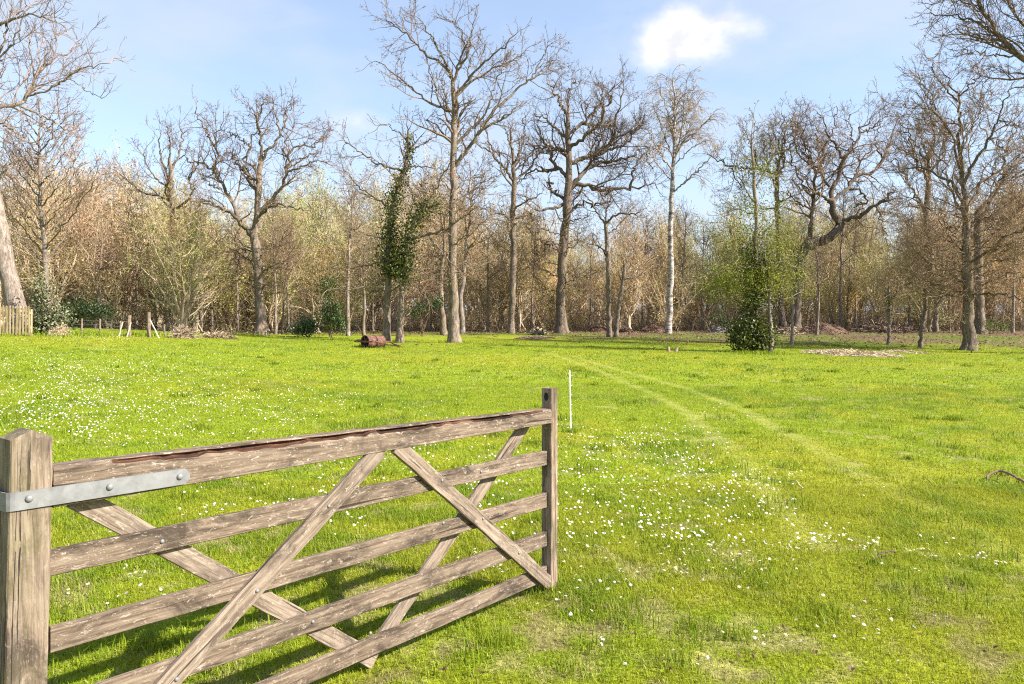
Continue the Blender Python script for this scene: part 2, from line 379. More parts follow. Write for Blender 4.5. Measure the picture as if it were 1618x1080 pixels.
def build_ground():
    xs = np.concatenate([-np.geomspace(300, 14, 40), np.linspace(-13.5, 13.5, 270), np.geomspace(14, 300, 40)])
    ys = np.concatenate([[-60, -30, -15, -8, -4, -2, 0, 1], np.linspace(1.5, 14, 120), np.geomspace(14.2, 75, 130), np.geomspace(77, 900, 40)])
    X, Y = np.meshgrid(xs, ys); Z = ground_h(X, Y)
    V = np.stack([X, Y, Z], -1).reshape(-1, 3); nx, ny = len(xs), len(ys)
    i = (np.arange(ny - 1) * nx)[:, None] + np.arange(nx - 1)[None]; i = i.ravel()
    c, soil = turf_col(X, Y); we = wood_edge(X, Y)
    c = mixv(c, SOIL, np.clip(soil, 0, 1)); c = mixv(c, STRAW * np.array([0.85, 0.95, 0.7]), np.clip(track_mask(X, Y), 0, 1) * 0.55)
    patch = sstep(0.36, 0.56, fbm(X * 0.5, Y * 0.5, 61, 4)); moss = np.array([0.13, 0.17, 0.024])
    floor = mixv(np.broadcast_to(LITTER, c.shape), moss, patch * (1 - sstep(50, 62, Y)))
    c = mixv(c, floor, we)
    m, N, L, B = new_mat('meadow_ground'); a = N.new('ShaderNodeAttribute'); a.attribute_name = 'tint'
    g = N.new('ShaderNodeNewGeometry'); n1 = tex_noise(N, L, g.outputs['Position'], 28, 5, 0.7); n2 = tex_noise(N, L, g.outputs['Position'], 3.5, 5, 0.65)
    col = mixc(N, L, 1.0, a.outputs['Color'], ramp_node(N, L, n1, [(0.25, (0.35,) * 3), (0.55, (0.85,) * 3), (0.8, (1.3,) * 3)]), 'MULTIPLY')
    col = mixc(N, L, 1.0, col, ramp_node(N, L, n2, [(0.3, (0.7,) * 3), (0.7, (1.2,) * 3)]), 'MULTIPLY')
    L.new(col, B.inputs['Base Color']); B.inputs['Roughness'].default_value = 0.95; B.inputs['Specular IOR Level'].default_value = 0.1
    bump(N, L, B, n1, 1.0, 0.03)
    o = mesh_obj('ground', V, [np.stack([i, i + 1, i + nx + 1, i + nx], 1)], m, tint=c.reshape(-1, 3), smooth=True)
    tag(o, kind='structure')
build_ground()

# ------------------------------------------------------------------ grass
def blades(n, y0, y1, hgt, wid, rng, segs, pw=1.0):
    # uniform over the ground area inside a wedge wider than the view
    y = np.sqrt(rng.random(n) * (y1 ** 2 - y0 ** 2) + y0 ** 2); x = (rng.random(n) * 2 - 1) * 0.86 * y
    x = x + rng.normal(size=n) * 0.15
    c, soil = turf_col(x, y); lush, yel, dry, _ = turf_masks(x, y); tr = np.clip(track_mask(x, y), 0, 1); we = wood_edge(x, y)
    keep = (rng.random(n) > soil * 0.9) & (rng.random(n) > we * 0.75)
    x, y, c, lush, dry, tr, we = [q[keep] for q in (x, y, c, lush, dry, tr, we)]; n = len(x)
    tuft = fbm(x * 3.2, y * 3.2, 71, 2)
    h = hgt * (0.45 + 0.5 * rng.random(n) + 0.75 * lush + 0.9 * np.clip(tuft - 0.5, 0, 1)) * (1 - 0.55 * tr) * (1 - 0.35 * dry)
    st = rng.random(n) < (0.07 + 0.30 * dry + 0.25 * tr)
    c = c * (0.70 + 0.6 * rng.random(n))[:, None]
    c[st] = STRAW * (0.7 + 0.6 * rng.random(st.sum()))[:, None]
    c = c * (1 + 0.35 * tr[:, None]); c = mixv(c, np.array([0.14, 0.17, 0.025]), we * 0.7)
    az = rng.random(n) * 2 * math.pi; lean = np.abs(rng.normal(size=n)) * 0.55 + 0.30 + 0.4 * tr + 0.4 * st
    d = np.stack([np.cos(az), np.sin(az), np.zeros(n)], 1); sd = np.stack([-np.sin(az + rng.normal(size=n) * 0.5), np.cos(az), np.zeros(n)], 1)
    p0 = np.stack([x, y, ground_h(x, y) - 0.004], 1); w = (wid * (0.6 + 0.8 * rng.random(n)))[:, None]
    up = np.array([0, 0, 1.0])
    tip = p0 + d * (h * np.sin(np.minimum(lean, 1.3)))[:, None] + up * (h * np.cos(np.minimum(lean, 1.3)))[:, None]
    if segs == 1:
        V = np.stack([p0 - sd * w, p0 + sd * w, tip], 1).reshape(-1, 3); return V, None, np.arange(n * 3).reshape(n, 3), np.repeat(c, 3, 0)
    mid = p0 + d * (h * 0.5 * np.sin(lean * 0.45))[:, None] + up * (h * 0.58)[:, None]
    V = np.stack([p0 - sd * w, p0 + sd * w, mid + sd * w * 0.8, mid - sd * w * 0.8, tip], 1).reshape(-1, 3); b = np.arange(n) * 5
    return V, np.stack([b, b + 1, b + 2, b + 3], 1), np.stack([b + 3, b + 2, b + 4], 1), np.repeat(c, 5, 0)
def build_grass():
    rng = np.random.default_rng(3); G = Geo()
    for a in ((300000, 2.0, 7.5, 0.048, 0.0018, rng, 2), (330000, 7.5, 18, 0.055, 0.0045, rng, 1), (330000, 18, 46, 0.060, 0.011, rng, 1)):
        V, q, t, c = blades(*a); G.add(V, q, t, 0, c)
    # longer tufts round the gate stiles, stake, roller, posts and tree feet, and dotted through the field
    spots = [(0.22, 4.58, 0.16, 0.10, 260), (on_ground(903, 682)[0][0], on_ground(903, 682)[0][1], 0.12, 0.10, 120)]
    for px, py, rad, h, n in ((595, 548, 0.7, 0.16, 500), (718, 541, 0.7, 0.14, 400), (1190, 558, 1.1, 0.18, 700), (1530, 552, 0.7, 0.14, 350), (611, 539, 0.4, 0.14, 160), (633, 541, 0.4, 0.14, 160), (20, 528, 1.4, 0.2, 500), (205, 530, 0.4, 0.22, 160), (235, 531, 0.4, 0.22, 160), (130, 530, 0.4, 0.22, 120), (158, 530, 0.4, 0.22, 120), (412, 531, 0.8, 0.16, 240), (100, 530, 1.6, 0.22, 500), (300, 532, 1.5, 0.18, 300)):
        g = on_ground(px, py)[0]; spots.append((g[0], g[1], rad, h, n))
    px = rng.uniform(-40, 1660, 260); py = 545 + rng.random(260) ** 1.6 * 520; g = on_ground(px, py)
    for k in range(260): spots.append((g[k, 0], g[k, 1], rng.uniform(0.08, 0.3), rng.uniform(0.07, 0.13), int(rng.uniform(40, 140))))
    for x0, y0, rad, h, n in spots:
        x = x0 + rng.normal(size=n) * rad * 0.6; y = y0 + rng.normal(size=n) * rad * 0.6; w = 0.0012 + 0.00035 * y0; az = rng.random(n) * 6.28; ln = rng.random(n) * 0.8 + 0.1; hh = h * (0.5 + 0.7 * rng.random(n)); d = np.stack([np.cos(az), np.sin(az), 0 * az], 1); sd = np.stack([-np.sin(az), np.cos(az), 0 * az], 1) * w
        p = np.stack([x, y, ground_h(x, y) - 0.01], 1); m_ = p + d * (hh * 0.3 * np.sin(ln))[:, None] + np.array([0, 0, 1.0]) * (hh * 0.6)[:, None]; t_ = p + d * (hh * np.sin(ln))[:, None] + np.array([0, 0, 1.0]) * (hh * np.cos(ln))[:, None]; b = np.arange(n) * 5
        c = mixv(np.broadcast_to(LUSH, (n, 3)), YEL, rng.random(n) * 0.6) * (0.7 + 0.5 * rng.random(n))[:, None]
        G.add(np.stack([p - sd, p + sd, m_ + sd * 0.8, m_ - sd * 0.8, t_], 1).reshape(-1, 3), np.stack([b, b + 1, b + 2, b + 3], 1), np.stack([b + 3, b + 2, b + 4], 1), 0, np.repeat(c, 5, 0))
    o = G.build('grass', M['grass']); tag(o, 'short bright green meadow grass with straw tufts', 'grass', kind='stuff')
build_grass()
def build_litter():
    rng = np.random.default_rng(19); n = 60000; y = np.sqrt(rng.random(n) * (72 ** 2 - 34 ** 2) + 34 ** 2); x = (rng.random(n) * 2 - 1) * 0.82 * y; k = rng.random(n) < wood_edge(x, y) * 0.9 + 0.02; x, y = x[k], y[k]; n = len(x)
    G = Geo(); cols = np.array([(0.26, 0.175, 0.105), (0.17, 0.11, 0.07), (0.34, 0.26, 0.16), (0.12, 0.08, 0.05)])[rng.integers(0, 4, n)] * (0.6 + 0.7 * rng.random(n))[:, None]
    G.leaves(np.stack([x, y, ground_h(x, y) + 0.02 + 0.05 * rng.random(n)], 1), 0.11 * (0.5 + rng.random(n)), rng, 0, cols, flat=0.55, aspect=1.7)
    tag(G.build('leaf_litter', M['leaf']), 'dead leaf litter strewn over the mossy woodland floor', 'leaf litter', kind='stuff')
build_litter()

# ------------------------------------------------------------------ the wooden field gate
GA = math.atan2(0.769, 0.639); GX, GY = -1.533, 2.458; GZ = 0.0
def gp(px, py):
    u = (px - CX) / F; t = (u * GY - GX) / (0.639 - 0.769 * u); return np.array([t, EYE - (py - HY) / F * (GY + 0.769 * t)])
gate = thing('field_gate', 'weathered wooden five bar field gate with crossed braces standing open on the grass', 'gate', (GX, GY, GZ), GA)
def loft_board(name, p0, p1, w0, w1, y0, y1, mat, seed, parent=gate, n=28, ch=0.003, rough=0.0012):
    """a board of the gate: own X along its length, own Z across it, p0 / p1 its ends as (along the gate, height)"""
    rng = np.random.default_rng(seed); p0 = np.asarray(p0, float); p1 = np.asarray(p1, float); Ln = np.linalg.norm(p1 - p0); ang = math.atan2(p1[1] - p0[1], p1[0] - p0[0])
    xs = np.linspace(0, Ln, n); w = np.interp(xs, [0, Ln], [w0, w1]) / 2
    top = w + (np.cumsum(rng.normal(size=n)) * 0.25 % 1 - 0.5) * 0 + rng.normal(size=n) * rough; bot = -w + rng.normal(size=n) * rough
    a, b = 0.0, y1 - y0
    ring = []
    for x, t, bt in zip(xs, top, bot):
        j = rng.normal(size=8) * rough * 0.5
        ring.append([(x, a, bt + ch), (x, a + ch, bt), (x, b - ch, bt), (x, b, bt + ch), (x, b, t - ch), (x, b - ch, t + j[5]), (x, a + ch, t + j[6]), (x, a, t - ch)])
    V = np.array(ring).reshape(-1, 3); q = []
    for i in range(n - 1):
        for k in range(8): q.append((i * 8 + k, i * 8 + (k + 1) % 8, (i + 1) * 8 + (k + 1) % 8, (i + 1) * 8 + k))
    q = np.array(q)
    caps = np.array([list(range(8))[::-1], [(n - 1) * 8 + k for k in range(8)]])
    me_o = mesh_obj(name, V, [q, caps], mat, parent, smooth=False)
    me_o.location = (p0[0], y0, p0[1]); me_o.rotation_euler = (0, -ang, 0)
    return me_o
GL = 2.745
def rail_z(py_heel, py_latch): return gp(80, py_heel)[1], gp(865, py_latch)[1]
# heel stile with its shallow gabled top
def build_heel():
    rng = np.random.default_rng(5); w = 0.122; y0, y1 = -0.027, 0.085; zs = np.linspace(0.03, 1.283, 30); ch = 0.004; xa, xb = -w, 0.0
    rg = []
    for z in zs:
        l = 0.030 * (1.283 - z) / 1.25 * -0.9   # the post leans a hair out of true
        j = rng.normal(size=8) * 0.0009
        rg.append([(z, xa + ch + l, y0 + j[0]), (z, xb - ch + l, y0 + j[1]), (z, xb + l + j[2], y0 + ch), (z, xb + l + j[3], y1 - ch), (z, xb - ch + l, y1), (z, xa + ch + l, y1), (z, xa + l + j[6], y1 - ch), (z, xa + l + j[7], y0 + ch)])
    V = [list(p) for r_ in rg for p in r_]; n = len(rg); q = []
    for i in range(n - 1):
        for k in range(8): q.append((i * 8 + k, i * 8 + (k + 1) % 8, (i + 1) * 8 + (k + 1) % 8, (i + 1) * 8 + k))
    b = (n - 1) * 8; pk = len(V); V += [(1.311, -w * 0.52, y0 + 0.002), (1.311, -w * 0.52, y1 - 0.002)]
    V[b + 0][0] += 0.0; tri = [(b + 0, b + 1, pk), (b + 4, b + 5, pk + 1)]
    q2 = [(b + 2, b + 3, pk + 1, pk), (b + 6, b + 7, pk, pk + 1)]; tri += [(b + 1, b + 2, pk), (b + 3, b + 4, pk + 1), (b + 5, b + 6, pk + 1), (b + 7, b + 0, pk)]
    V = np.array(V); V = np.stack([V[:, 0], V[:, 1], V[:, 2]], 1)
    # local X runs up the post: rotate so that X -> gate Z, Y -> gate X, Z -> gate Y
    o = mesh_obj('heel_stile', V, [np.array(q + q2), np.array(tri)], M['heel'], gate)
    o.rotation_euler = Matrix(((0, 1, 0), (0, 0, 1), (1, 0, 0))).to_euler()
    # drying cracks down the front
    G = Geo()
    for x, z0, z1, wd in ((-0.103, 0.1, 1.27, 0.0014), (-0.090, 0.62, 1.272, 0.0018), (-0.064, 1.10, 1.29, 0.0011), (-0.082, 0.05, 0.55, 0.0011)):
        z = np.linspace(z0, z1, 30); xx = x - 0.027 * (1.283 - z) / 1.25 + np.cumsum(rng.normal(size=30)) * 0.0006; ww = wd * np.sin(np.linspace(0.25, math.pi - 0.12, 30)) * (0.7 + 0.6 * rng.random(30))
        Pa = np.stack([xx - ww, np.full(30, -0.0277), z], 1); Pb = np.stack([xx + ww, np.full(30, -0.0277), z], 1); V = np.concatenate([Pa, Pb]); i = np.arange(29)
        G.add(V, np.stack([i, i + 30, i + 31, i + 1], 1))
    G.build('crack', M['black'], o).matrix_parent_inverse = Matrix(o.rotation_euler.to_matrix().to_4x4()).inverted()
build_heel()
# rails
for sd, (ya, yb) in zip((11, 12, 13, 14), ((890, 723), (1012, 790), (1128, 851), (1237, 905))):
    za, zb = rail_z(ya, yb); loft_board('rail', (0, za), (GL - 0.004, zb), 0.088, 0.090, 0.0, 0.024, M['gate'], sd)
def build_top_rail():
    rng = np.random.default_rng(9); n = 90; ts = np.linspace(0.0, GL + 0.012, n); zt = np.interp(ts, [0, GL], [1.187, 1.163]); zb = np.interp(ts, [0, GL], [1.048, 1.073])
    y0, y1 = -0.027, 0.045
    nz = np.array([fbm(np.array([t * 9.0]), np.array([0.5]), 3, 3)[0] for t in ts]); nz2 = np.array([fbm(np.array([t * 23.0]), np.array([4.5]), 8, 2)[0] for t in ts])
    rot = sstep(0.12, 0.35, ts) * (1 - sstep(2.3, 2.72, ts)) * (0.25 + 0.75 * sstep(0.30, 0.5, nz))
    lip = 0.012 + 0.020 * rot * (0.3 + nz2); dep = 0.003 + 0.030 * rot * (0.6 + 0.6 * nz); edge = y0 + 0.004 + 0.012 * rot * nz2
    V = []; 
    for i in range(n):
        j = rng.normal(size=4) * 0.001; t = ts[i]
        V += [(t, y0, zb[i] + 0.003), (t, y0 + 0.003, zb[i] + j[0]), (t, y1, zb[i]), (t, y1, zt[i] - 0.004), (t, y1 - 0.006, zt[i] + j[1]), (t, edge[i] + 0.006, zt[i] - 0.001 + j[2]), (t, edge[i] + 0.004, zt[i] - 0.006 * (0.4 + rot[i])),
              (t, y0 + dep[i], zt[i] - lip[i] * 0.62), (t, y0 + dep[i] * 0.9, zt[i] - lip[i] * 0.86), (t, y0 + 0.0015, zt[i] - lip[i] - 0.001), (t, y0, zt[i] - lip[i] - 0.005 + j[3])]
    k = 11; q = []; mi = []
    for i in range(n - 1):
        for a in range(k):
            q.append((i * k + a, i * k + (a + 1) % k, (i + 1) * k + (a + 1) % k, (i + 1) * k + a)); mi.append(1 if a in (6, 7, 8) and rot[i] > 0.08 else 0)
    caps = np.array([list(range(k))[::-1], [(n - 1) * k + a for a in range(k)]])
    mesh_obj('top_rail', np.array(V), [np.array(q), caps], [M['gate'], M['rot']], gate, mi + [0, 0])
build_top_rail()
def build_stile():
    o = loft_board('latch_stile', (GL + 0.034, 0.045), (GL + 0.034, 1.287), 0.068, 0.068, -0.027, 0.050, M['stile'], 21, n=30, ch=0.004)
    return o
stile = build_stile()
def brace(a, b, wdt, y0, y1, mat, sd, ext0=0.0, ext1=0.0):
    A = gp(*a); Bp = gp(*b); d = (Bp - A) / np.linalg.norm(Bp - A); loft_board('brace', A - d * ext0, Bp + d * ext1, wdt, wdt, y0, y1, mat, sd, n=22)
brace((575, 735), (266, 1074), 0.083, -0.0245, -0.0005, M['gate_pale'], 31, 0.11, 0.26)
brace((642, 720), (862, 918), 0.080, -0.0245, -0.0005, M['gate_pale'], 32, 0.10, 0.03)
brace((160, 806), (592, 1043), 0.080, 0.0245, 0.0455, M['gate_pale'], 33, 0.09, 0.03)
brace((838, 676), (597, 1040), 0.080, 0.0462, 0.0672, M['gate_pale'], 34, 0.07, 0.04)
def dome_bolt(px, py, r, y, along=None, name='bolt', ax='y', parent=gate):
    G = Geo(); k = 12; prof = [(1.0, 0.0), (0.95, 0.25), (0.75, 0.5), (0.45, 0.66), (0.12, 0.72)]
    a = np.arange(k) * 2 * math.pi / k; V = []
    for rr, hh in prof: V += [(r * rr * math.cos(x), -hh * r, r * rr * math.sin(x)) for x in a]
    q = [(i * k + j, i * k + (j + 1) % k, (i + 1) * k + (j + 1) % k, (i + 1) * k + j) for i in range(len(prof) - 1) for j in range(k)]
    V.append((0, -0.73 * r, 0)); b = (len(prof) - 1) * k; tri = [(b + j, b + (j + 1) % k, len(V) - 1) for j in range(k)]
    G.add(V, q, tri); o = G.build(name, M['zinc'], parent, smooth=True); t, z = gp(px, py)
    o.location = (t, y, z)
    return o
for px, py, y in ((256, 855, 0.0), (401, 931, -0.0245), (514, 798, -0.0245), (274, 1070, -0.0245), (494, 982, 0.0), (693, 758, -0.0245), (758, 818, -0.0245), (815, 872, -0.0245), (585, 1000, 0.0), (760, 745, 0.0), (700, 826, 0.0)):
    dome_bolt(px, py, 0.0085, y - 0.0005)
def build_strap():
    z = 1.088; hh = 0.0295; yf = -0.0275; th = 0.007; Lt = 0.458
    # front plate: pentagon tip, then a bend round the corner of the stile and back along its side
    pth = [(-0.135, 0.10), (-0.135, -0.012), (-0.128, -0.024), (-0.112, yf)]
    G = Geo(); x0 = -0.112
    out = [(x0, z - hh), (Lt - 0.02, z - hh), (Lt, z - 0.012), (Lt, z + 0.012), (Lt - 0.02, z + hh), (x0, z + hh)]
    V = [(x, yf - th, zz) for x, zz in out] + [(x, yf, zz) for x, zz in out]; n = 6
    o = mesh_obj('hinge_strap', np.array(V), [np.array([[0, 1, 2, 3, 4, 5], [11, 10, 9, 8, 7, 6]]), np.array([(i + 6, (i + 1) % 6 + 6, (i + 1) % 6, i) for i in range(6) if i != 5])], M['zinc'], gate)
    cen = [(-0.112, yf), (-0.122, yf + 0.002), (-0.129, yf + 0.008), (-0.132, yf + 0.016), (-0.133, 0.03), (-0.133, 0.085)]
    nrm = [(0, -1), (-0.4, -0.9), (-0.75, -0.65), (-0.95, -0.3), (-1, 0), (-1, 0)]
    V = []
    for (x, y), (nx, ny) in zip(cen, nrm): V += [(x, y, z - hh), (x, y, z + hh), (x + nx * th, y + ny * th, z + hh), (x + nx * th, y + ny * th, z - hh)]
    q = [(i * 4 + j, i * 4 + (j + 1) % 4, (i + 1) * 4 + (j + 1) % 4, (i + 1) * 4 + j) for i in range(len(cen) - 1) for j in range(4)] + [(0, 1, 2, 3), (20, 23, 22, 21)]
    mesh_obj('bent_end', np.array(V), [np.array(q)], M['zinc'], o)
    for px, py in ((40, 785), (167, 767), (277, 751)): dome_bolt(px, py, 0.0125, yf - th, parent=o)
build_strap()
def build_latch():
    G = Geo(); t = np.linspace(0, 1, 6); z = gp(885, 673)[1]
    P = np.stack([np.full(6, 0.0), np.full(6, 0.0), np.full(6, 0.0)], 1); P[:, 0] = np.linspace(0.066, 0.105, 6)
    G.tubes(P[None], np.full((1, 6), 0.006), 10, cap=True); o = G.build('latch_pin', M['zinc'], gate, smooth=False); o.location = (GL, 0.012, z)
    o2 = dome_bolt(864, 678, 0.011, 0.0, name='latch_bolt'); o2.location = (GL - 0.0005, 0.012, z); o2.rotation_euler = (0, 0, R(-90))
    G = Geo(); k = 14; a = np.arange(k) * 2 * math.pi / k; G.add([(0, 0.017 * math.cos(x), 0.026 * math.sin(x)) for x in a] + [(-0.001, 0.015 * math.cos(x), 0.024 * math.sin(x)) for x in a], [(i, (i + 1) % k, (i + 1) % k + k, i + k) for i in range(k)], [(k, k + i, k + i + 1) for i in range(1, k - 1)])
    o3 = G.build('dark_knot', M['black'], stile); o3.parent = gate; o3.location = (GL - 0.0006, 0.012, 1.235)
build_latch()

# ------------------------------------------------------------------ white electric-fence stake in the meadow
def build_stake():
    p = on_ground(903, 682)[0]; z = gh(*p); st = thing('fence_stake', 'thin white plastic stake standing alone in the meadow behind the gate', 'stake', (p[0], p[1], z))
    G = Geo(); zz = np.linspace(-0.15, 0.90, 6); G.tubes(np.stack([-0.01 - 0.02 * zz, 0 * zz, zz], 1)[None], np.full((1, 6), 0.0095), 6, cap=True); G.build('shaft', M['white_plastic'], st)
    for k in range(5):
        G = Geo(); h = 0.25 + k * 0.14; xx = np.linspace(0, 0.028, 3); G.tubes(np.stack([xx - 0.015, 0 * xx, h + np.array([0, 0.004, 0.016])], 1)[None], np.full((1, 3), 0.004), 4, cap=True); G.build('wire_hook', M['white_plastic'], st)
build_stake()

# ------------------------------------------------------------------ tree growing
UP = np.array([0, 0, 1.0])
def unit(v): return v / (np.linalg.norm(v, axis=-1, keepdims=True) + 1e-9)
def resample(P, Rd, n):
    s = np.concatenate([[0], np.cumsum(np.linalg.norm(np.diff(P, axis=0), axis=1))])
    # Catmull-Rom style smoothing by quadratic subdivision
    t = np.linspace(0, s[-1], n); return np.stack([np.interp(t, s, P[:, i]) for i in range(3)], 1), np.interp(t, s, Rd)
def smooth_line(P, it=2):
    for _ in range(it):
        Q = [P[0]]
        for a, b in zip(P[:-1], P[1:]): Q += [a * 0.75 + b * 0.25, a * 0.25 + b * 0.75]
        Q.append(P[-1]); P = np.array(Q)
    return P
def arclen(P): return np.linalg.norm(np.diff(P, axis=1), axis=2).sum(1)
def spawn(P, Rd, rng, dens, frac, lim, n2, ang=(35, 70), up=0.15, wig=0.25, trop=0.05, tmin=0.2, rfac=0.6, rmin=0.010, rmax=9, tip=True, flat=1.0):
    """children of many branches at once -> arrays of polylines and radii"""
    B, n, _ = P.shape; Ln = arclen(P)
    m = np.maximum(1, np.round(Ln * dens * (0.8 + 0.4 * rng.random(B)))).astype(int); idx = np.repeat(np.arange(B), m); K = len(idx)
    t = tmin + (1 - tmin) * rng.random(K) ** 0.85
    if tip:
        first = np.concatenate([[0], np.cumsum(m)[:-1]]); t[first] = 0.985
    f = t * (n - 1); i0 = np.minimum(f.astype(int), n - 2); fr = (f - i0)[:, None]
    p = P[idx, i0] * (1 - fr) + P[idx, i0 + 1] * fr; tan = unit(P[idx, i0 + 1] - P[idx, i0]); r = Rd[idx, i0] * (1 - fr[:, 0]) + Rd[idx, i0 + 1] * fr[:, 0]
    a = np.radians(rng.uniform(ang[0], ang[1], K)); 
    if tip: a[first] *= 0.35
    rnd = rng.normal(size=(K, 3)); perp = unit(rnd - tan * (rnd * tan).sum(1, keepdims=True))
    d = unit(tan * np.cos(a)[:, None] + perp * np.sin(a)[:, None] + UP * up)
    ln = np.clip(Ln[idx] * frac * (1.15 - 0.75 * t) * (0.6 + 0.7 * rng.random(K)), lim[0], lim[1])
    out = np.empty((K, n2, 3)); out[:, 0] = p; st = (ln / (n2 - 1))[:, None]
    for k in range(1, n2):
        out[:, k] = out[:, k - 1] + d * st; d = unit(d + rng.normal(size=(K, 3)) * wig + UP * trop)
    r0 = np.clip(r * rfac, rmin, rmax); s = np.linspace(0, 1, n2)[None]; rad = r0[:, None] * (1 - s) + np.maximum(rmin * 0.6, r0 * 0.22)[:, None] * s
    return out, rad

TW = np.array([0.190, 0.130, 0.090])
def crown_parts(G, limbsP, limbsR, rng, k=1.0, twig=TW, bud=(0.30, 0.195, 0.095), buds=0.95, budsize=0.07, droop=0.0, wig=0.30, l1=(0.9, 4.0), d1=1.5, ang=(30, 68), rmin=0.011, upb=0.15):
    P1, R1 = spawn(limbsP, limbsR, rng, d1 * 1.25 * k, 0.46, l1, 9, ang, upb, wig * 0.62, 0.03 - droop, 0.16, 0.50, 0.018, 0.09)
    P2, R2 = spawn(P1, R1, rng, 3.2 * k, 0.52, (0.45, 1.9), 5, (28, 65), 0.12, wig * 0.8, 0.04 - droop, 0.15, 0.6, 0.012, 0.035)
    P3, R3 = spawn(P2, R2, rng, 4.6 * k, 0.60, (0.25, 0.85), 3, (25, 60), 0.08, wig, 0.04 - droop * 1.5, 0.12, 0.7, rmin * 0.85, 0.016)
    for P, Rr, s in ((P1, R1, 4), (P2, R2, 3), (P3, R3, 3)):
        v = (0.75 + 0.5 * rng.random(len(P)))[:, None]; G.tubes(P, Rr, s, 0, twig[None] * v)
    if buds:
        ends = np.concatenate([P3[:, -1], P3[:, 1], P2[:, -1]]); ends = ends[rng.random(len(ends)) < buds]
        G.leaves(ends + rng.normal(size=ends.shape) * 0.05, budsize * (0.5 + 0.9 * rng.random(len(ends))), rng, 1, np.asarray(bud)[None] * (0.6 + 0.8 * rng.random(len(ends)))[:, None])
    return P1, P2, P3

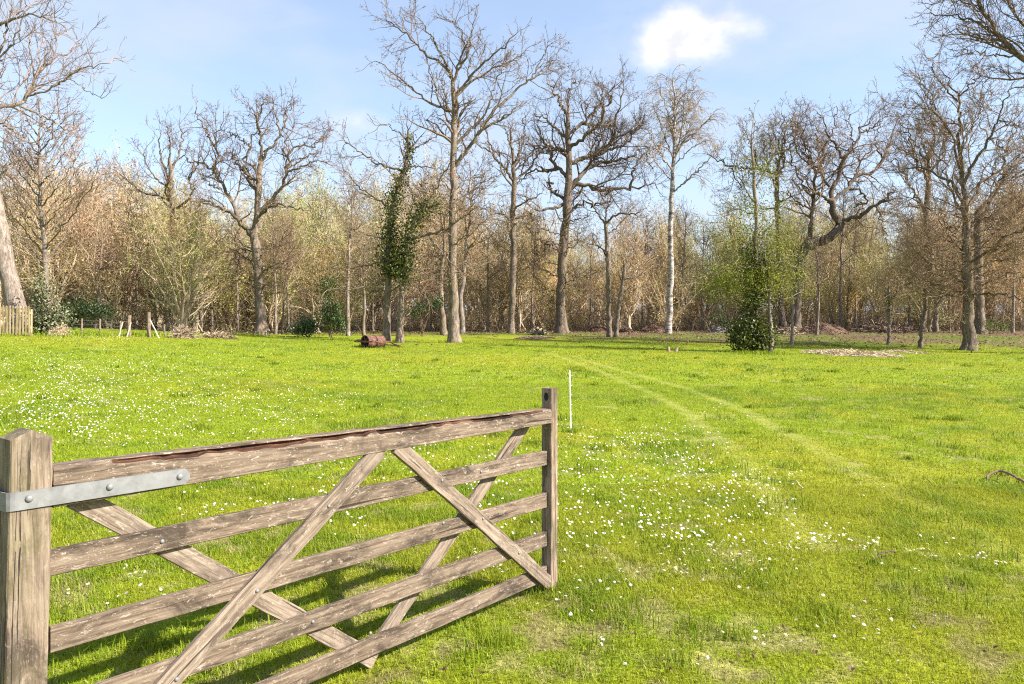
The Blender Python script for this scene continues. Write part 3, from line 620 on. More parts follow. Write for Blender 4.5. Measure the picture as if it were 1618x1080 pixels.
def trace_tree(name, label, cat, Y, trunk, limbs, seed, bark='bark_oak', twigk=1.0, group=None, flare=1.5, knob=0.05, crown_kw={}, ivy=None, side=6, depth_k=0.75, btint=1.0, extra=None, trunk_limb=True, bare=()):
    """trunk / limbs: [(px, py, radius px), ...] as seen from the camera at distance Y; each limb swings nearer or farther by its own amount"""
    rng = np.random.default_rng(seed); b0 = trunk[0]; u = (b0[0] - CX) / F; base = np.array([u * Y, Y, gh(u * Y, Y)])
    e = thing(name, label, cat, base, 0, group); pxm = Y / F
    def world_(pts, d0, kdep, d1=None):
        P = []; 
        for i, p in enumerate(pts):
            d = d0 + kdep * math.hypot(p[0] - pts[0][0], 0.4 * (p[1] - pts[0][1])) * pxm
            P.append(at(p[0], p[1], Y + d))
        return np.array(P)
    skel = []; TP = world_(trunk, 0, 0); rr = np.array([t[2] for t in trunk]) * pxm
    TP[0, 2] = base[2] + 0.0
    TP = smooth_line(TP, 2); rr = np.interp(np.linspace(0, 1, len(TP)), np.linspace(0, 1, len(rr)), rr)
    TP, rr = resample(TP, rr, 26); TP[1:-1, :2] += rng.normal(size=(24, 2)) * 0.03
    hgt = TP[:, 2] - base[2]; fl = 1 + (flare - 1) * np.exp(-np.maximum(hgt, 0) / 0.35); TP[0, 2] -= 0.25
    # extra rings for the root flare
    low = [TP[0] * (1 - q) + TP[1] * q for q in (0.25, 0.5, 0.75)]; TPx = np.concatenate([TP[:1], low, TP[1:]]); rx = np.interp(np.arange(len(TPx)), [0, 4] + list(range(5, len(TPx))), list(rr[:2]) + list(rr[2:])); hx = TPx[:, 2] - base[2]
    rx = rx * (1 + (flare - 1) * np.exp(-np.maximum(hx, 0) / 0.45))
    G = Geo(); G.tubes(TPx[None], (rx * (1 + 0.06 * rng.normal(size=len(rx)) * (hx > 0.8)))[None], 12, 0, np.full((1, 3), btint), cap=False)
    # root buttresses
    if flare > 1.3:
        for a in rng.random(5) * 6.28:
            d = np.array([math.cos(a), math.sin(a), 0]); q = np.linspace(0, 1, 5); r0 = rr[0]
            P = base + d * (r0 * (0.55 + 1.15 * q))[:, None] + UP * (0.55 * (1 - q) ** 2 - 0.06)[:, None]; G.tubes(P[None], (r0 * (0.42 * (1 - q) + 0.10))[None], 7, 0, np.full((1, 3), btint))
    skel.append((trunk, np.zeros(len(trunk))))
    LP = []; LR = []
    for lim in limbs:
        best = None
        for pts, dep in skel:
            for i in range(len(pts) - 1):
                a = np.array(pts[i][:2], float); b = np.array(pts[i + 1][:2], float); ab = b - a; t = np.clip(((np.array(lim[0][:2]) - a) @ ab) / (ab @ ab + 1e-9), 0, 1); dd = np.linalg.norm(np.array(lim[0][:2]) - a - t * ab)
                if best is None or dd < best[0]: best = (dd, dep[i] * (1 - t) + dep[i + 1] * t)
        kd = rng.uniform(-depth_k, depth_k); d0 = best[1]; lim = [(p[0], p[1], (p[2] if len(p) > 2 else None)) for p in lim]
        r_ = np.interp(np.arange(len(lim)), [i for i, p in enumerate(lim) if p[2] is not None], [p[2] for p in lim if p[2] is not None]) * pxm
        P = world_(lim, d0, kd); dep = np.array([p[1] - Y for p in P]); skel.append((lim, dep))
        P = smooth_line(P, 1); r_ = np.interp(np.linspace(0, 1, len(P)), np.linspace(0, 1, len(r_)), r_); P, r_ = resample(P, r_, 22)
        P[1:] += rng.normal(size=(21, 3)) * knob * np.linspace(0.55, 1.3, 21)[:, None]; LP.append(P); LR.append(np.maximum(r_ * (1 + 0.08 * rng.normal(size=22)), 0.018))
    LP = np.array(LP).reshape(-1, 22, 3); LR = np.array(LR).reshape(-1, 22)
    if len(LP): G.tubes(LP, LR, 8, 0, np.full((len(LP), 3), btint * 0.8))
    G.build('trunk', M[bark], e, smooth=True, origin=base)
    C = Geo(); 
    ok_ = [i for i in range(len(LP)) if i not in bare]; srcP, srcR = LP[ok_], LR[ok_]
    if trunk_limb:
        tp, tr = resample(TP[15:], rr[15:], 22); srcP = np.concatenate([srcP, tp[None]]); srcR = np.concatenate([srcR, tr[None]])
    crown_parts(C, srcP, srcR, rng, twigk, **crown_kw)
    C.build('crown', [M['twig'], M['leaf']], e, origin=base)
    if ivy:
        I = Geo(); 
        for pts, rad, cnt, sz in ivy:
            cnt = int(cnt * 1.7); sz *= 0.85; rad *= 1.3
            P = np.array([at(p[0], p[1], Y + (p[2] if len(p) > 2 else 0)) for p in pts]); P, _ = resample(smooth_line(P, 1), np.zeros(len(smooth_line(P, 1))), 40)
            i = rng.integers(0, 40, cnt); lump = rad * (0.05 + 1.7 * np.array([fbm(np.array([j * 0.55]), np.array([seed * 1.7]), 13, 2)[0] for j in range(40)]) ** 1.0)[i]
            o_ = unit(rng.normal(size=(cnt, 3))) * (lump * (0.25 + 0.75 * rng.random(cnt) ** 1.5))[:, None]
            sp = rng.random(cnt); col = np.where((sp < 0.3)[:, None], np.array([0.150, 0.155, 0.022]), np.array([0.050, 0.068, 0.012])) * (0.6 + 0.8 * rng.random(cnt))[:, None]
            keep = vnoise(i * 0.45 + seed, np.arctan2(o_[:, 1], o_[:, 0]) * 1.3 + 9, 23) > 0.30; P_ = P[i][keep]; o_ = o_[keep]; col = col[keep]; cnt = int(keep.sum())
            I.leaves(P_ + o_ + rng.normal(size=(cnt, 3)) * 0.06, sz * (0.6 + 0.8 * rng.random(cnt)), rng, 0, col, aspect=1.2)
        I.build('ivy', M['ivy'], e, origin=base)
    if extra: extra(e, base, rng)
    return e

def sprays(x_of_y, y0, y1, n, ln, seed, r=0.9, rise=0.25):
    """thin side boughs up a stem, as limb outlines"""
    g = np.random.default_rng(seed); out = []
    for k in range(n):
        y = y0 + (y1 - y0) * (k + g.random()) / n; s = 1 if k % 2 else -1; l_ = ln * (0.5 + 0.7 * g.random()); x = x_of_y(y); a = rise + 0.35 * g.normal()
        out.append([(x, y, r), (x + s * l_ * 0.35, y - l_ * 0.35 * a + g.normal() * 3), (x + s * l_ * 0.7, y - l_ * 0.7 * a + g.normal() * 5), (x + s * l_, y - l_ * a * 0.9 + g.normal() * 7, 0.35)])
    return out
# ---- the tall oak in the middle
trace_tree('oak_tree', 'tallest bare oak, pale straight trunk rising past the top of the wood', 'tree', 41,
  [(718, 541, 8.5), (717, 500, 8), (716, 470, 7.6), (715, 360, 6.4), (717, 270, 5.4), (717, 215, 4.8), (719, 155, 3.8), (715, 128, 3.0)],
  [[(712, 175, 2.6), (698, 169), (675, 161), (654, 141), (627, 120), (595, 96, 0.6)],
   [(714, 124, 2.6), (707, 105), (678, 89), (657, 68), (644, 53), (618, 38), (610, 25, 0.5)],
   [(707, 105, 2.0), (693, 77), (678, 50), (666, 34, 0.5)],
   [(714, 130, 2.4), (725, 110), (740, 86), (744, 60), (748, 30, 0.5)],
   [(716, 139, 2.2), (725, 98), (737, 74), (728, 47), (712, 33, 0.5)],
   [(720, 150, 2.4), (740, 124), (764, 98), (793, 77), (815, 52, 0.5)],
   [(720, 152, 2.2), (746, 127), (781, 107), (805, 98), (830, 85, 0.5)],
   [(719, 262, 3.6), (740, 234), (761, 204), (793, 184), (817, 172, 0.8)],
   [(719, 230, 2.6), (745, 203), (758, 193), (770, 175), (781, 139), (793, 107, 0.6)],
   [(761, 200, 2.8), (781, 175), (808, 148), (838, 127), (864, 110), (880, 85, 0.5)],
   [(838, 127, 1.4), (850, 105), (868, 70, 0.5)],
   [(698, 169, 1.5), (688, 140), (680, 110, 0.5)], [(706, 172, 1.5), (703, 145), (696, 120, 0.5)],
   [(716, 225, 2), (700, 212), (688, 195), (672, 188, 0.5)], [(716, 300, 1.5), (700, 290), (672, 296, 0.5)],
   [(717, 320, 1.4), (745, 300), (770, 296, 0.5)]] + sprays(lambda y: 716, 470, 290, 12, 55, 7011), 101, crown_kw=dict(budsize=0.075), depth_k=0.8, btint=1.15)
# ---- the wide dark oak right of centre
trace_tree('oak_tree', 'broad bare oak with knobbly dark limbs and a stout trunk, left of the white birch', 'tree', 55,
  [(888, 527, 9), (886, 500, 8.2), (886, 470, 7.6), (889, 400, 7), (894, 350, 6.6), (897, 307, 6.2), (899, 266, 5.2), (899, 236, 4.6), (896, 210, 3.8), (897, 180, 2.6)],
  [[(891, 313, 3), (874, 304), (868, 290, 1.6)], [(891, 322, 2.8), (868, 330), (838, 330), (814, 346, 0.7)],
   [(895, 278, 3.6), (880, 266), (872, 254), (865, 233), (853, 210), (850, 192, 0.7)], [(882, 266, 2.4), (868, 270), (838, 267), (814, 293, 0.7)],
   [(896, 239, 2.8), (868, 230), (850, 236), (829, 224, 0.7)], [(895, 214, 2.8), (880, 204), (862, 186), (841, 177, 0.7)],
   [(897, 182, 2.4), (883, 164), (880, 147), (867, 132, 0.6)], [(897, 180, 2.2), (896, 153), (910, 125, 0.6)],
   [(897, 213, 3), (924, 192), (948, 168), (954, 138, 0.7)], [(900, 233, 3.2), (930, 210), (954, 192), (963, 159), (972, 135, 0.7)],
   [(899, 257, 4), (924, 248), (948, 242), (971, 219), (974, 183), (987, 138, 0.7)], [(948, 242, 2.8), (960, 236), (986, 230), (1004, 204), (1022, 182, 0.7)],
   [(899, 297, 4), (918, 278), (939, 257), (954, 254), (977, 254), (1004, 245), (1022, 232, 0.7)],
   [(898, 300, 4), (909, 290), (933, 293), (960, 304), (977, 296), (995, 299), (1016, 290), (1038, 297, 0.7)], [(995, 299, 2), (1001, 266), (1019, 245), (1029, 262, 0.6)],
   [(898, 337, 2.6), (918, 319), (940, 325), (965, 318, 0.7)], [(939, 257, 2), (946, 225), (938, 200, 0.6)], [(888, 400, 1.4), (868, 385), (848, 378, 0.5)], [(888, 450, 1.2), (905, 440), (925, 436, 0.5)], [(930, 210, 1.8), (925, 180), (930, 155, 0.5)]] + sprays(lambda y: 889, 490, 350, 12, 55, 7021),
  102, knob=0.10, crown_kw=dict(twig=TW * 0.78, bud=(0.24, 0.17, 0.08), wig=0.36), depth_k=0.8, btint=0.9)
# ---- the forked oak on the left
trace_tree('oak_tree', 'wide forked bare oak, its trunk splitting low into spreading limbs, on the left', 'tree', 47,
  [(413, 528, 9.5), (412, 500, 8), (411, 460, 7.4), (406, 400, 7), (401, 372, 7), (403, 360, 5.5), (407, 334, 5), (408, 299, 4.6), (410, 269, 4), (413, 246, 3.2)],
  [[(401, 376, 5), (390, 362), (380, 352), (368, 337), (339, 323), (315, 311, 0.8)], [(380, 350, 3.2), (366, 314), (351, 299), (342, 272), (336, 248), (342, 234), (336, 216), (352, 204, 0.7)],
   [(342, 272, 2.2), (321, 260), (303, 254), (285, 248, 0.6)], [(339, 231, 1.8), (318, 195), (306, 174, 0.5)], [(350, 299, 1.6), (330, 290), (318, 275, 0.5)],
   [(413, 248, 2.6), (411, 219), (407, 189), (394, 163, 0.5)], [(408, 308, 3), (395, 287), (386, 269), (389, 243), (398, 225), (406, 190, 0.6)], [(388, 270, 1.8), (374, 263), (368, 248), (360, 240, 0.5)],
   [(395, 231, 1.6), (377, 216), (360, 210, 0.5)], [(413, 254, 2.6), (428, 234), (443, 213), (434, 183), (428, 156, 0.5)], [(443, 213, 1.8), (451, 183), (462, 162, 0.5)],
   [(408, 336, 3.8), (434, 311), (446, 299), (453, 272), (453, 246), (447, 216), (476, 196, 0.5)], [(453, 246, 2), (469, 228), (502, 234), (521, 203, 0.5)], [(454, 266, 1.8), (481, 249), (509, 240, 0.5)], [(454, 272, 1.8), (484, 260), (512, 254, 0.5)],
   [(409, 342, 2.4), (428, 323), (457, 326), (481, 329, 0.7)], [(404, 400, 1.3), (388, 392), (372, 396, 0.5)], [(410, 430, 1.2), (432, 420), (455, 424, 0.5)], [(407, 189, 1.4), (415, 170), (418, 155, 0.4)]] + sprays(lambda y: 408, 480, 390, 12, 60, 7031),
  103, knob=0.09, crown_kw=dict(bud=(0.28, 0.17, 0.09), wig=0.34), depth_k=0.8)
# ---- slim oak between the two
trace_tree('slim_tree', 'slim bare tree with a leaning mossy trunk, between the tallest oak and the broad oak', 'tree', 54,
  [(807, 525, 6), (809, 480, 5), (810, 447, 5), (811, 388, 4.6), (810, 329, 4.2), (813, 290, 3.6), (811, 250, 2.2), (806, 205, 1.2)],
  [[(813, 290, 2.6), (798, 264), (784, 252), (773, 237), (752, 228, 0.6)], [(813, 284, 2.4), (838, 267), (848, 243), (856, 222, 0.5)], [(811, 240, 1.6), (802, 215), (795, 193, 0.4)], [(812, 260, 1.8), (826, 230), (830, 205), (826, 186, 0.4)],
   [(811, 330, 1.8), (836, 315), (858, 305, 0.5)], [(810, 350, 1.5), (790, 335), (775, 338, 0.5)], [(811, 345, 1.5), (840, 338), (862, 345, 0.4)], [(784, 252, 1.5), (770, 215), (764, 190, 0.4)]],
  104, crown_kw=dict(twig=TW * 0.85), flare=1.25)
# ---- birch
trace_tree('birch_tree', 'tall silver birch with white flaking trunk and drooping fine twigs', 'tree', 55,
  [(1056, 527, 5.4), (1058, 480, 5), (1060, 400, 4.6), (1061, 310, 3.8), (1064, 262, 3), (1066, 220, 2.2), (1067, 165, 1.4), (1062, 120, 0.6)],
  [[(1062, 268, 1.6), (1038, 236), (1024, 205, 0.5)], [(1061, 305, 1.5), (1095, 277), (1121, 251), (1126, 244, 0.4)], [(1064, 256, 1.8), (1077, 214), (1080, 168), (1086, 125, 0.4)], [(1065, 240, 1.6), (1105, 204), (1128, 180, 0.4)],
   [(1064, 250, 1.5), (1048, 210), (1034, 170, 0.4)], [(1066, 210, 1.3), (1052, 170), (1040, 130, 0.4)], [(1070, 240, 1.3), (1096, 190), (1106, 150, 0.4)], [(1066, 225, 1.2), (1085, 190), (1098, 130, 0.4)], [(1062, 285, 1.2), (1040, 262), (1026, 240, 0.4)], [(1067, 190, 1.0), (1060, 150), (1050, 118, 0.4)], [(1064, 262, 1.2), (1090, 235), (1115, 222, 0.4)]],
  105, bark='birch', flare=1.2, crown_kw=dict(twig=np.array([0.29, 0.22, 0.17]), bud=(0.34, 0.29, 0.11), droop=0.30, wig=0.16, ang=(15, 45), d1=2.2, buds=0.95, budsize=0.07, upb=0.35), depth_k=0.6)
# ---- the oak with the crooked limb
trace_tree('oak_tree', 'old oak with one thick mossy limb crooked like an elbow, right of the green thicket', 'tree', 58,
  [(1256, 526, 9), (1257, 505, 7.5), (1259, 470, 7), (1260, 445, 7), (1261, 420, 7.4), (1264, 404, 7.8), (1275, 387, 7.6)],
  [[(1262, 408, 8), (1275, 387, 8), (1301, 381, 7.4), (1322, 364, 7), (1328, 351, 6.4), (1317, 333, 5.4), (1312, 316, 4.6)],
   [(1312, 318, 2.6), (1290, 304), (1266, 298), (1250, 285, 0.8)], [(1312, 318, 4.2), (1313, 301), (1328, 268), (1331, 250), (1349, 239), (1361, 209), (1374, 188, 0.7)], [(1311, 295, 2.2), (1293, 265), (1304, 230), (1290, 215), (1282, 190, 0.6)],
   [(1331, 250, 2.2), (1319, 224), (1307, 218), (1304, 194), (1292, 176, 0.6)], [(1327, 349, 3.8), (1358, 341), (1384, 324), (1408, 313), (1414, 295, 0.8)], [(1315, 320, 3.4), (1335, 300), (1349, 281), (1381, 271), (1396, 250), (1411, 218), (1416, 190, 0.7)],
   [(1270, 392, 4.4), (1283, 360), (1284, 312), (1290, 274), (1276, 235), (1262, 205, 0.6)], [(1290, 274, 2), (1300, 252), (1312, 240, 0.6)], [(1349, 281, 1.6), (1362, 250), (1385, 225, 0.5)], [(1340, 298, 1.8), (1362, 300), (1372, 322), (1350, 326, 0.8)],
   [(1284, 312, 1.8), (1262, 280), (1246, 240), (1240, 210, 0.5)], [(1349, 239, 1.4), (1345, 205), (1338, 175, 0.4)], [(1384, 324, 1.2), (1392, 345), (1400, 372, 0.4)], [(1261, 410, 2.2), (1256, 400), (1254, 392, 1.4)], [(1290, 274, 1.8), (1275, 250), (1266, 215), (1274, 180, 0.5)], [(1304, 230, 1.5), (1320, 200), (1322, 168, 0.4)], [(1361, 209, 1.4), (1388, 198), (1402, 172, 0.4)], [(1293, 265, 1.8), (1262, 248), (1250, 212), (1252, 180, 0.4)], [(1396, 250, 1.5), (1380, 225), (1392, 195, 0.4)], [(1284, 330, 1.6), (1258, 320), (1240, 300, 0.5)]],
  106, knob=0.10, twigk=0.88, crown_kw=dict(twig=TW * 1.15, bud=(0.27, 0.17, 0.08), wig=0.38, budsize=0.08), depth_k=0.5, btint=0.85, trunk_limb=False, bare=(0,))
# ---- oak behind the thicket, reaching left
trace_tree('oak_tree', 'bare oak with a long mossy arm reaching left, behind the green thicket', 'tree', 60,
  [(1238, 524, 5), (1234, 470, 4.6), (1232, 420, 4.4), (1228, 330, 4), (1227, 286, 3.4), (1230, 255, 2)],
  [[(1227, 276, 2.6), (1198, 265), (1156, 265), (1124, 247, 0.8)], [(1228, 278, 2.4), (1244, 254), (1231, 233), (1222, 200, 0.6)], [(1198, 265, 1.4), (1190, 235), (1176, 205, 0.5)], [(1156, 265, 1.2), (1168, 290), (1180, 322, 0.5)], [(1229, 262, 2), (1240, 225), (1236, 185, 0.5)], [(1228, 300, 1.6), (1212, 260), (1206, 215, 0.5)], [(1231, 250, 1.6), (1256, 222), (1266, 185, 0.5)]],
  107, knob=0.10, twigk=1.25, crown_kw=dict(bud=(0.27, 0.20, 0.08), wig=0.36, budsize=0.085, buds=0.95))
# ---- big oak near the right edge
trace_tree('oak_tree', 'large bare oak near the right edge, its low branches spread wide over the turf', 'tree', 42,
  [(1530, 552, 9.5), (1530, 520, 8.6), (1531, 471, 8), (1530, 440, 7.4), (1528, 411, 6.6), (1526, 378, 6), (1526, 334, 5.4), (1527, 318, 3.6), (1519, 280, 3)],
  [[(1526, 332, 3), (1509, 293), (1499, 283), (1483, 278), (1470, 265), (1430, 267), (1395, 268, 0.6)], [(1520, 284, 3), (1517, 241), (1514, 190), (1516, 151), (1504, 133), (1486, 112, 0.6)], [(1516, 151, 1.6), (1540, 125), (1560, 108, 0.5)], [(1514, 160, 1.5), (1486, 130), (1470, 108), (1482, 80, 0.4)],
   [(1528, 322, 3.6), (1548, 306), (1545, 288), (1564, 280), (1587, 265), (1618, 247), (1650, 230, 0.8)], [(1523, 290, 2.8), (1535, 260), (1553, 241), (1564, 216), (1579, 190), (1587, 151), (1618, 138, 0.6)], [(1519, 270, 2.2), (1509, 241), (1507, 215), (1478, 174), (1452, 166), (1411, 169, 0.5)],
   [(1528, 466, 2.4), (1494, 453), (1462, 440), (1442, 427), (1424, 419, 0.6)], [(1528, 446, 2), (1499, 432), (1481, 422), (1455, 404), (1442, 393, 0.5)], [(1530, 466, 2), (1553, 463), (1587, 466), (1618, 474), (1640, 480, 0.6)], [(1531, 450, 1.8), (1545, 445), (1579, 435), (1610, 445, 0.5)],
   [(1529, 416, 3), (1538, 412), (1561, 396), (1587, 375), (1615, 365), (1640, 350, 0.8)], [(1527, 395, 1.8), (1504, 365), (1485, 345, 0.5)], [(1527, 400, 1.6), (1490, 395), (1450, 380), (1415, 385, 0.5)], [(1470, 265, 1.4), (1455, 240), (1440, 215), (1420, 205, 0.5)], [(1517, 241, 1.5), (1535, 205), (1550, 170), (1556, 130, 0.4)], [(1528, 430, 1.6), (1560, 415), (1600, 410, 0.5)], [(1530, 455, 1.6), (1490, 470), (1455, 462), (1425, 448, 0.5)], [(1478, 174, 1.2), (1462, 140), (1450, 118, 0.4)], [(1579, 190, 1.4), (1600, 200), (1630, 190, 0.4)]] + sprays(lambda y: 1527 + (y - 330) * 0.03, 475, 335, 22, 105, 7081),
  108, knob=0.08, crown_kw=dict(bud=(0.36, 0.26, 0.14), twig=TW * 1.3, wig=0.34, d1=1.7), depth_k=0.85, btint=0.95)
trace_tree('oak_tree', 'mossy footed oak half hidden behind the large right hand oak', 'tree', 55,
  [(1548, 525, 9), (1548, 500, 7), (1547, 450, 6.5), (1546, 380, 6), (1545, 336, 5)],
  [[(1545, 336, 3.6), (1561, 314), (1579, 293), (1613, 278), (1650, 262, 0.7)], [(1546, 350, 3.4), (1566, 320), (1585, 280), (1590, 240), (1600, 205, 0.6)], [(1546, 360, 3), (1520, 330), (1500, 300), (1490, 255), (1470, 225, 0.6)], [(1590, 240, 1.6), (1560, 215), (1545, 185, 0.5)], [(1579, 293, 1.6), (1600, 255), (1625, 235, 0.5)]],
  109, knob=0.1, crown_kw=dict(bud=(0.24, 0.17, 0.08)))
trace_tree('oak_tree', 'dark stemmed bare oak between the crooked oak and the large right hand oak', 'tree', 62,
  [(1478, 518, 5), (1476, 470, 4.6), (1470, 400, 4.6), (1462, 335, 4.8), (1468, 295, 4), (1466, 255, 3)],
  [[(1467, 290, 2.6), (1448, 255), (1440, 220), (1424, 190, 0.5)], [(1466, 260, 2.2), (1478, 215), (1470, 180), (1478, 150, 0.5)], [(1463, 330, 2.2), (1440, 300), (1425, 268), (1405, 250, 0.5)], [(1466, 275, 2), (1492, 245), (1500, 205, 0.5)], [(1448, 255, 1.5), (1432, 240), (1412, 232, 0.5)], [(1466, 258, 1.8), (1456, 220), (1450, 185, 0.4)]],
  110, knob=0.1, crown_kw=dict(wig=0.36))
# ---- ivy-clad pair
trace_tree('ivy_tree', 'ivy clad tree with bare lower trunk, left of the pair behind the roller', 'tree', 40,
  [(611, 538, 6), (611, 505, 5.4), (612, 477, 5.2), (615, 406, 4.6), (618, 329, 4), (638, 272, 3.4), (647, 240, 2.6), (645, 205, 1.6)],
  [[(640, 270, 2), (600, 262), (570, 240), (548, 225, 0.5)], [(618, 330, 1.8), (590, 310), (560, 290), (540, 262, 0.5)], [(647, 240, 1.6), (672, 225), (690, 215, 0.5)], [(616, 380, 1.6), (585, 372), (555, 360, 0.5)], [(646, 225, 1.4), (625, 205), (610, 195, 0.4)], [(640, 265, 1.6), (665, 262), (700, 268, 0.5)], [(614, 410, 1.4), (580, 420), (545, 425), (515, 420, 0.4)], [(613, 440, 1.3), (585, 448), (550, 460), (520, 455, 0.4)]],
  111, ivy=[([(612, 440), (615, 400), (617, 360)], 0.75, 1700, 0.13), ([(617, 360), (618, 329), (630, 292)], 0.60, 1100, 0.12), ([(630, 292), (640, 268), (648, 235), (646, 215)], 0.42, 700, 0.11)], crown_kw=dict(bud=(0.26, 0.19, 0.09)))
trace_tree('ivy_tree', 'ivy clad leaning tree, its bough arching right, right of the pair by the roller', 'tree', 39.5,
  [(632, 540, 5.4), (633, 510, 4.8), (636, 462, 4.6), (640, 418, 4.2), (645, 375, 4), (656, 345, 3.4), (668, 328, 2.6)],
  [[(645, 378, 2.8), (662, 374), (678, 370), (710, 361), (734, 338), (752, 325, 0.6)], [(678, 371, 1.7), (699, 400), (715, 418), (730, 432, 0.5)], [(666, 329, 2.2), (690, 325), (705, 310), (735, 290, 0.5)], [(660, 340, 1.6), (650, 300), (640, 285), (628, 282, 0.5)], [(668, 328, 1.8), (690, 300), (700, 270), (730, 250, 0.5)], [(640, 420, 1.3), (670, 430), (700, 445, 0.4)], [(637, 450, 1.2), (660, 452), (690, 470, 0.4)], [(637, 450, 1.2), (610, 462), (575, 455, 0.4)]],
  112, ivy=[([(637, 446), (640, 410), (645, 375)], 0.62, 1500, 0.13), ([(645, 375), (656, 345), (672, 326), (690, 322)], 0.75, 1100, 0.12), ([(628, 425), (640, 410)], 0.7, 500, 0.12)], crown_kw=dict(bud=(0.26, 0.19, 0.09)))
# ---- slim pair
trace_tree('slim_tree', 'slim bare tree with dark forked top, next to the leaning stub left of the birch', 'tree', 50,
  [(962, 532, 4.4), (962, 500, 3.8), (961, 436, 3.6), (959, 380, 3.2), (957, 352, 2.6)],
  [[(957, 355, 2), (944, 335), (930, 312), (918, 300, 0.5)], [(958, 352, 2), (975, 335), (1003, 340), (1015, 332, 0.5)], [(957, 352, 1.6), (960, 325), (970, 300, 0.4)], [(959, 372, 1.2), (985, 350), (1000, 325, 0.4)], [(960, 400, 1), (940, 385), (925, 385, 0.4)]], 113, flare=1.2, crown_kw=dict(twig=TW * 0.8))
trace_tree('snapped_tree', 'thin leaning tree snapped off short, beside the slim forked tree', 'tree', 49.5,
  [(974, 532, 4), (975, 510, 3.2), (979, 475, 3), (984, 445, 2.8), (987, 418, 3)], [[(987, 420, 1.4), (1000, 395), (1020, 370, 0.4)], [(984, 445, 1.2), (1005, 425), (1030, 410, 0.4)], [(985, 440, 1.1), (1000, 440), (1022, 430, 0.4)], [(981, 465, 1), (1000, 450), (1012, 452, 0.4)]], 114, flare=1.2, crown_kw=dict(twig=np.array([0.22, 0.15, 0.10])))
# ---- left side
trace_tree('oak_tree', 'narrow bare oak with ivy round its lower trunk, left of the wide forked oak', 'tree', 52,
  [(272, 527, 5.5), (272, 480, 5), (274, 430, 4.6), (274, 385, 4.4), (272, 337, 4), (271, 293, 3.2), (268, 250, 2)],
  [[(273, 330, 2.6), (297, 320), (306, 299), (297, 284), (304, 262, 0.6)], [(272, 320, 2), (250, 308), (228, 306), (200, 284), (186, 272, 0.5)], [(271, 293, 2), (258, 262), (250, 232), (255, 205, 0.5)], [(270, 270, 1.8), (285, 240), (290, 215), (282, 195, 0.5)], [(274, 345, 1.6), (290, 345), (310, 352, 0.5)], [(271, 300, 1.6), (245, 282), (226, 250), (232, 228, 0.4)], [(297, 284, 1.4), (312, 262), (318, 240, 0.4)], [(268, 250, 1.4), (270, 220), (262, 195, 0.4)]],
  115, ivy=[([(272, 505), (274, 450), (274, 392)], 0.50, 1500, 0.13)], crown_kw=dict(bud=(0.26, 0.18, 0.09)))
fan = []
_rf = np.random.default_rng(44)
for i in range(26):
    y0 = 420 - i * 8.6; s = 1 if i % 2 else -1; ln = (95 - i * 2.2) * (0.75 + 0.4 * _rf.random()); x0 = 71 - i * 0.4
    fan.append([(x0, y0, 1.3), (x0 + s * ln * 0.3, y0 - ln * 0.36), (x0 + s * ln * 0.62, y0 - ln * 0.80), (x0 + s * ln * 0.82, y0 - ln * 1.15, 0.35)])
trace_tree('hornbeam_tree', 'slender bare tree with steep fanning twigs, behind the grey green bush', 'tree', 40,
  [(76, 524, 4.4), (75, 490, 4), (74, 462, 3.8), (69, 371, 3.2), (63, 301, 2.4), (62, 230, 1.6), (63, 182, 0.6)], fan, 116, bark='bark_pale', flare=1.2, crown_kw=dict(twig=np.array([0.27, 0.19, 0.14]), bud=(0.34, 0.22, 0.13), wig=0.18, ang=(20, 45), upb=0.3), depth_k=0.9)
trace_tree('ash_tree', 'big pale trunk leaning left behind the paling fence, upswept twigs overhead', 'tree', 34,
  [(30, 526, 17), (25, 480, 14), (17, 448, 13), (10, 424, 12.5), (0, 357, 12), (-16, 290, 12), (-28, 210, 10), (-32, 120, 8), (-34, 20, 5)],
  [[(-26, 190, 4), (0, 167), (29, 166), (47, 145), (62, 114), (78, 96), (109, 80), (130, 72, 0.6)], [(39, 153, 2), (67, 145), (99, 127), (119, 112), (150, 100), (168, 102, 0.5)], [(86, 136, 1.2), (109, 122), (130, 138), (160, 155, 0.4)], [(31, 167, 2), (65, 182), (91, 195), (118, 212), (122, 222, 0.4)], [(62, 182, 1.2), (84, 215), (98, 240, 0.4)],
   [(-30, 60, 3), (0, 39), (26, 23), (65, 21), (105, 46, 0.5)], [(55, 122, 1.6), (46, 80), (44, 40, 0.4)], [(-30, 130, 3), (-4, 90), (10, 55), (20, 10, 0.5)], [(0, 90, 1.5), (28, 60), (36, 20), (40, -15, 0.4)], [(-10, 300, 2), (10, 262), (40, 250, 0.4)], [(-28, 210, 2.4), (-5, 190), (20, 205), (45, 228, 0.4)], [(62, 114, 1.4), (88, 60), (86, 20, 0.4)], [(-32, 60, 2.5), (-60, 20), (-90, -20, 0.5)], [(-28, 180, 3), (-70, 150), (-120, 130, 0.5)], [(-34, 20, 2), (-10, -20), (30, -60, 0.5)], [(26, 23, 1.3), (60, 5), (85, -15, 0.4)], [(0, 357, 1.6), (20, 362), (45, 380), (60, 410, 0.4)]],
  117, bark='bark_pale', flare=1.35, crown_kw=dict(twig=np.array([0.25, 0.18, 0.15]), bud=(0.24, 0.16, 0.12), wig=0.22, ang=(25, 55), upb=0.38, d1=1.6, buds=0.35, budsize=0.05), depth_k=0.6, btint=1.1)
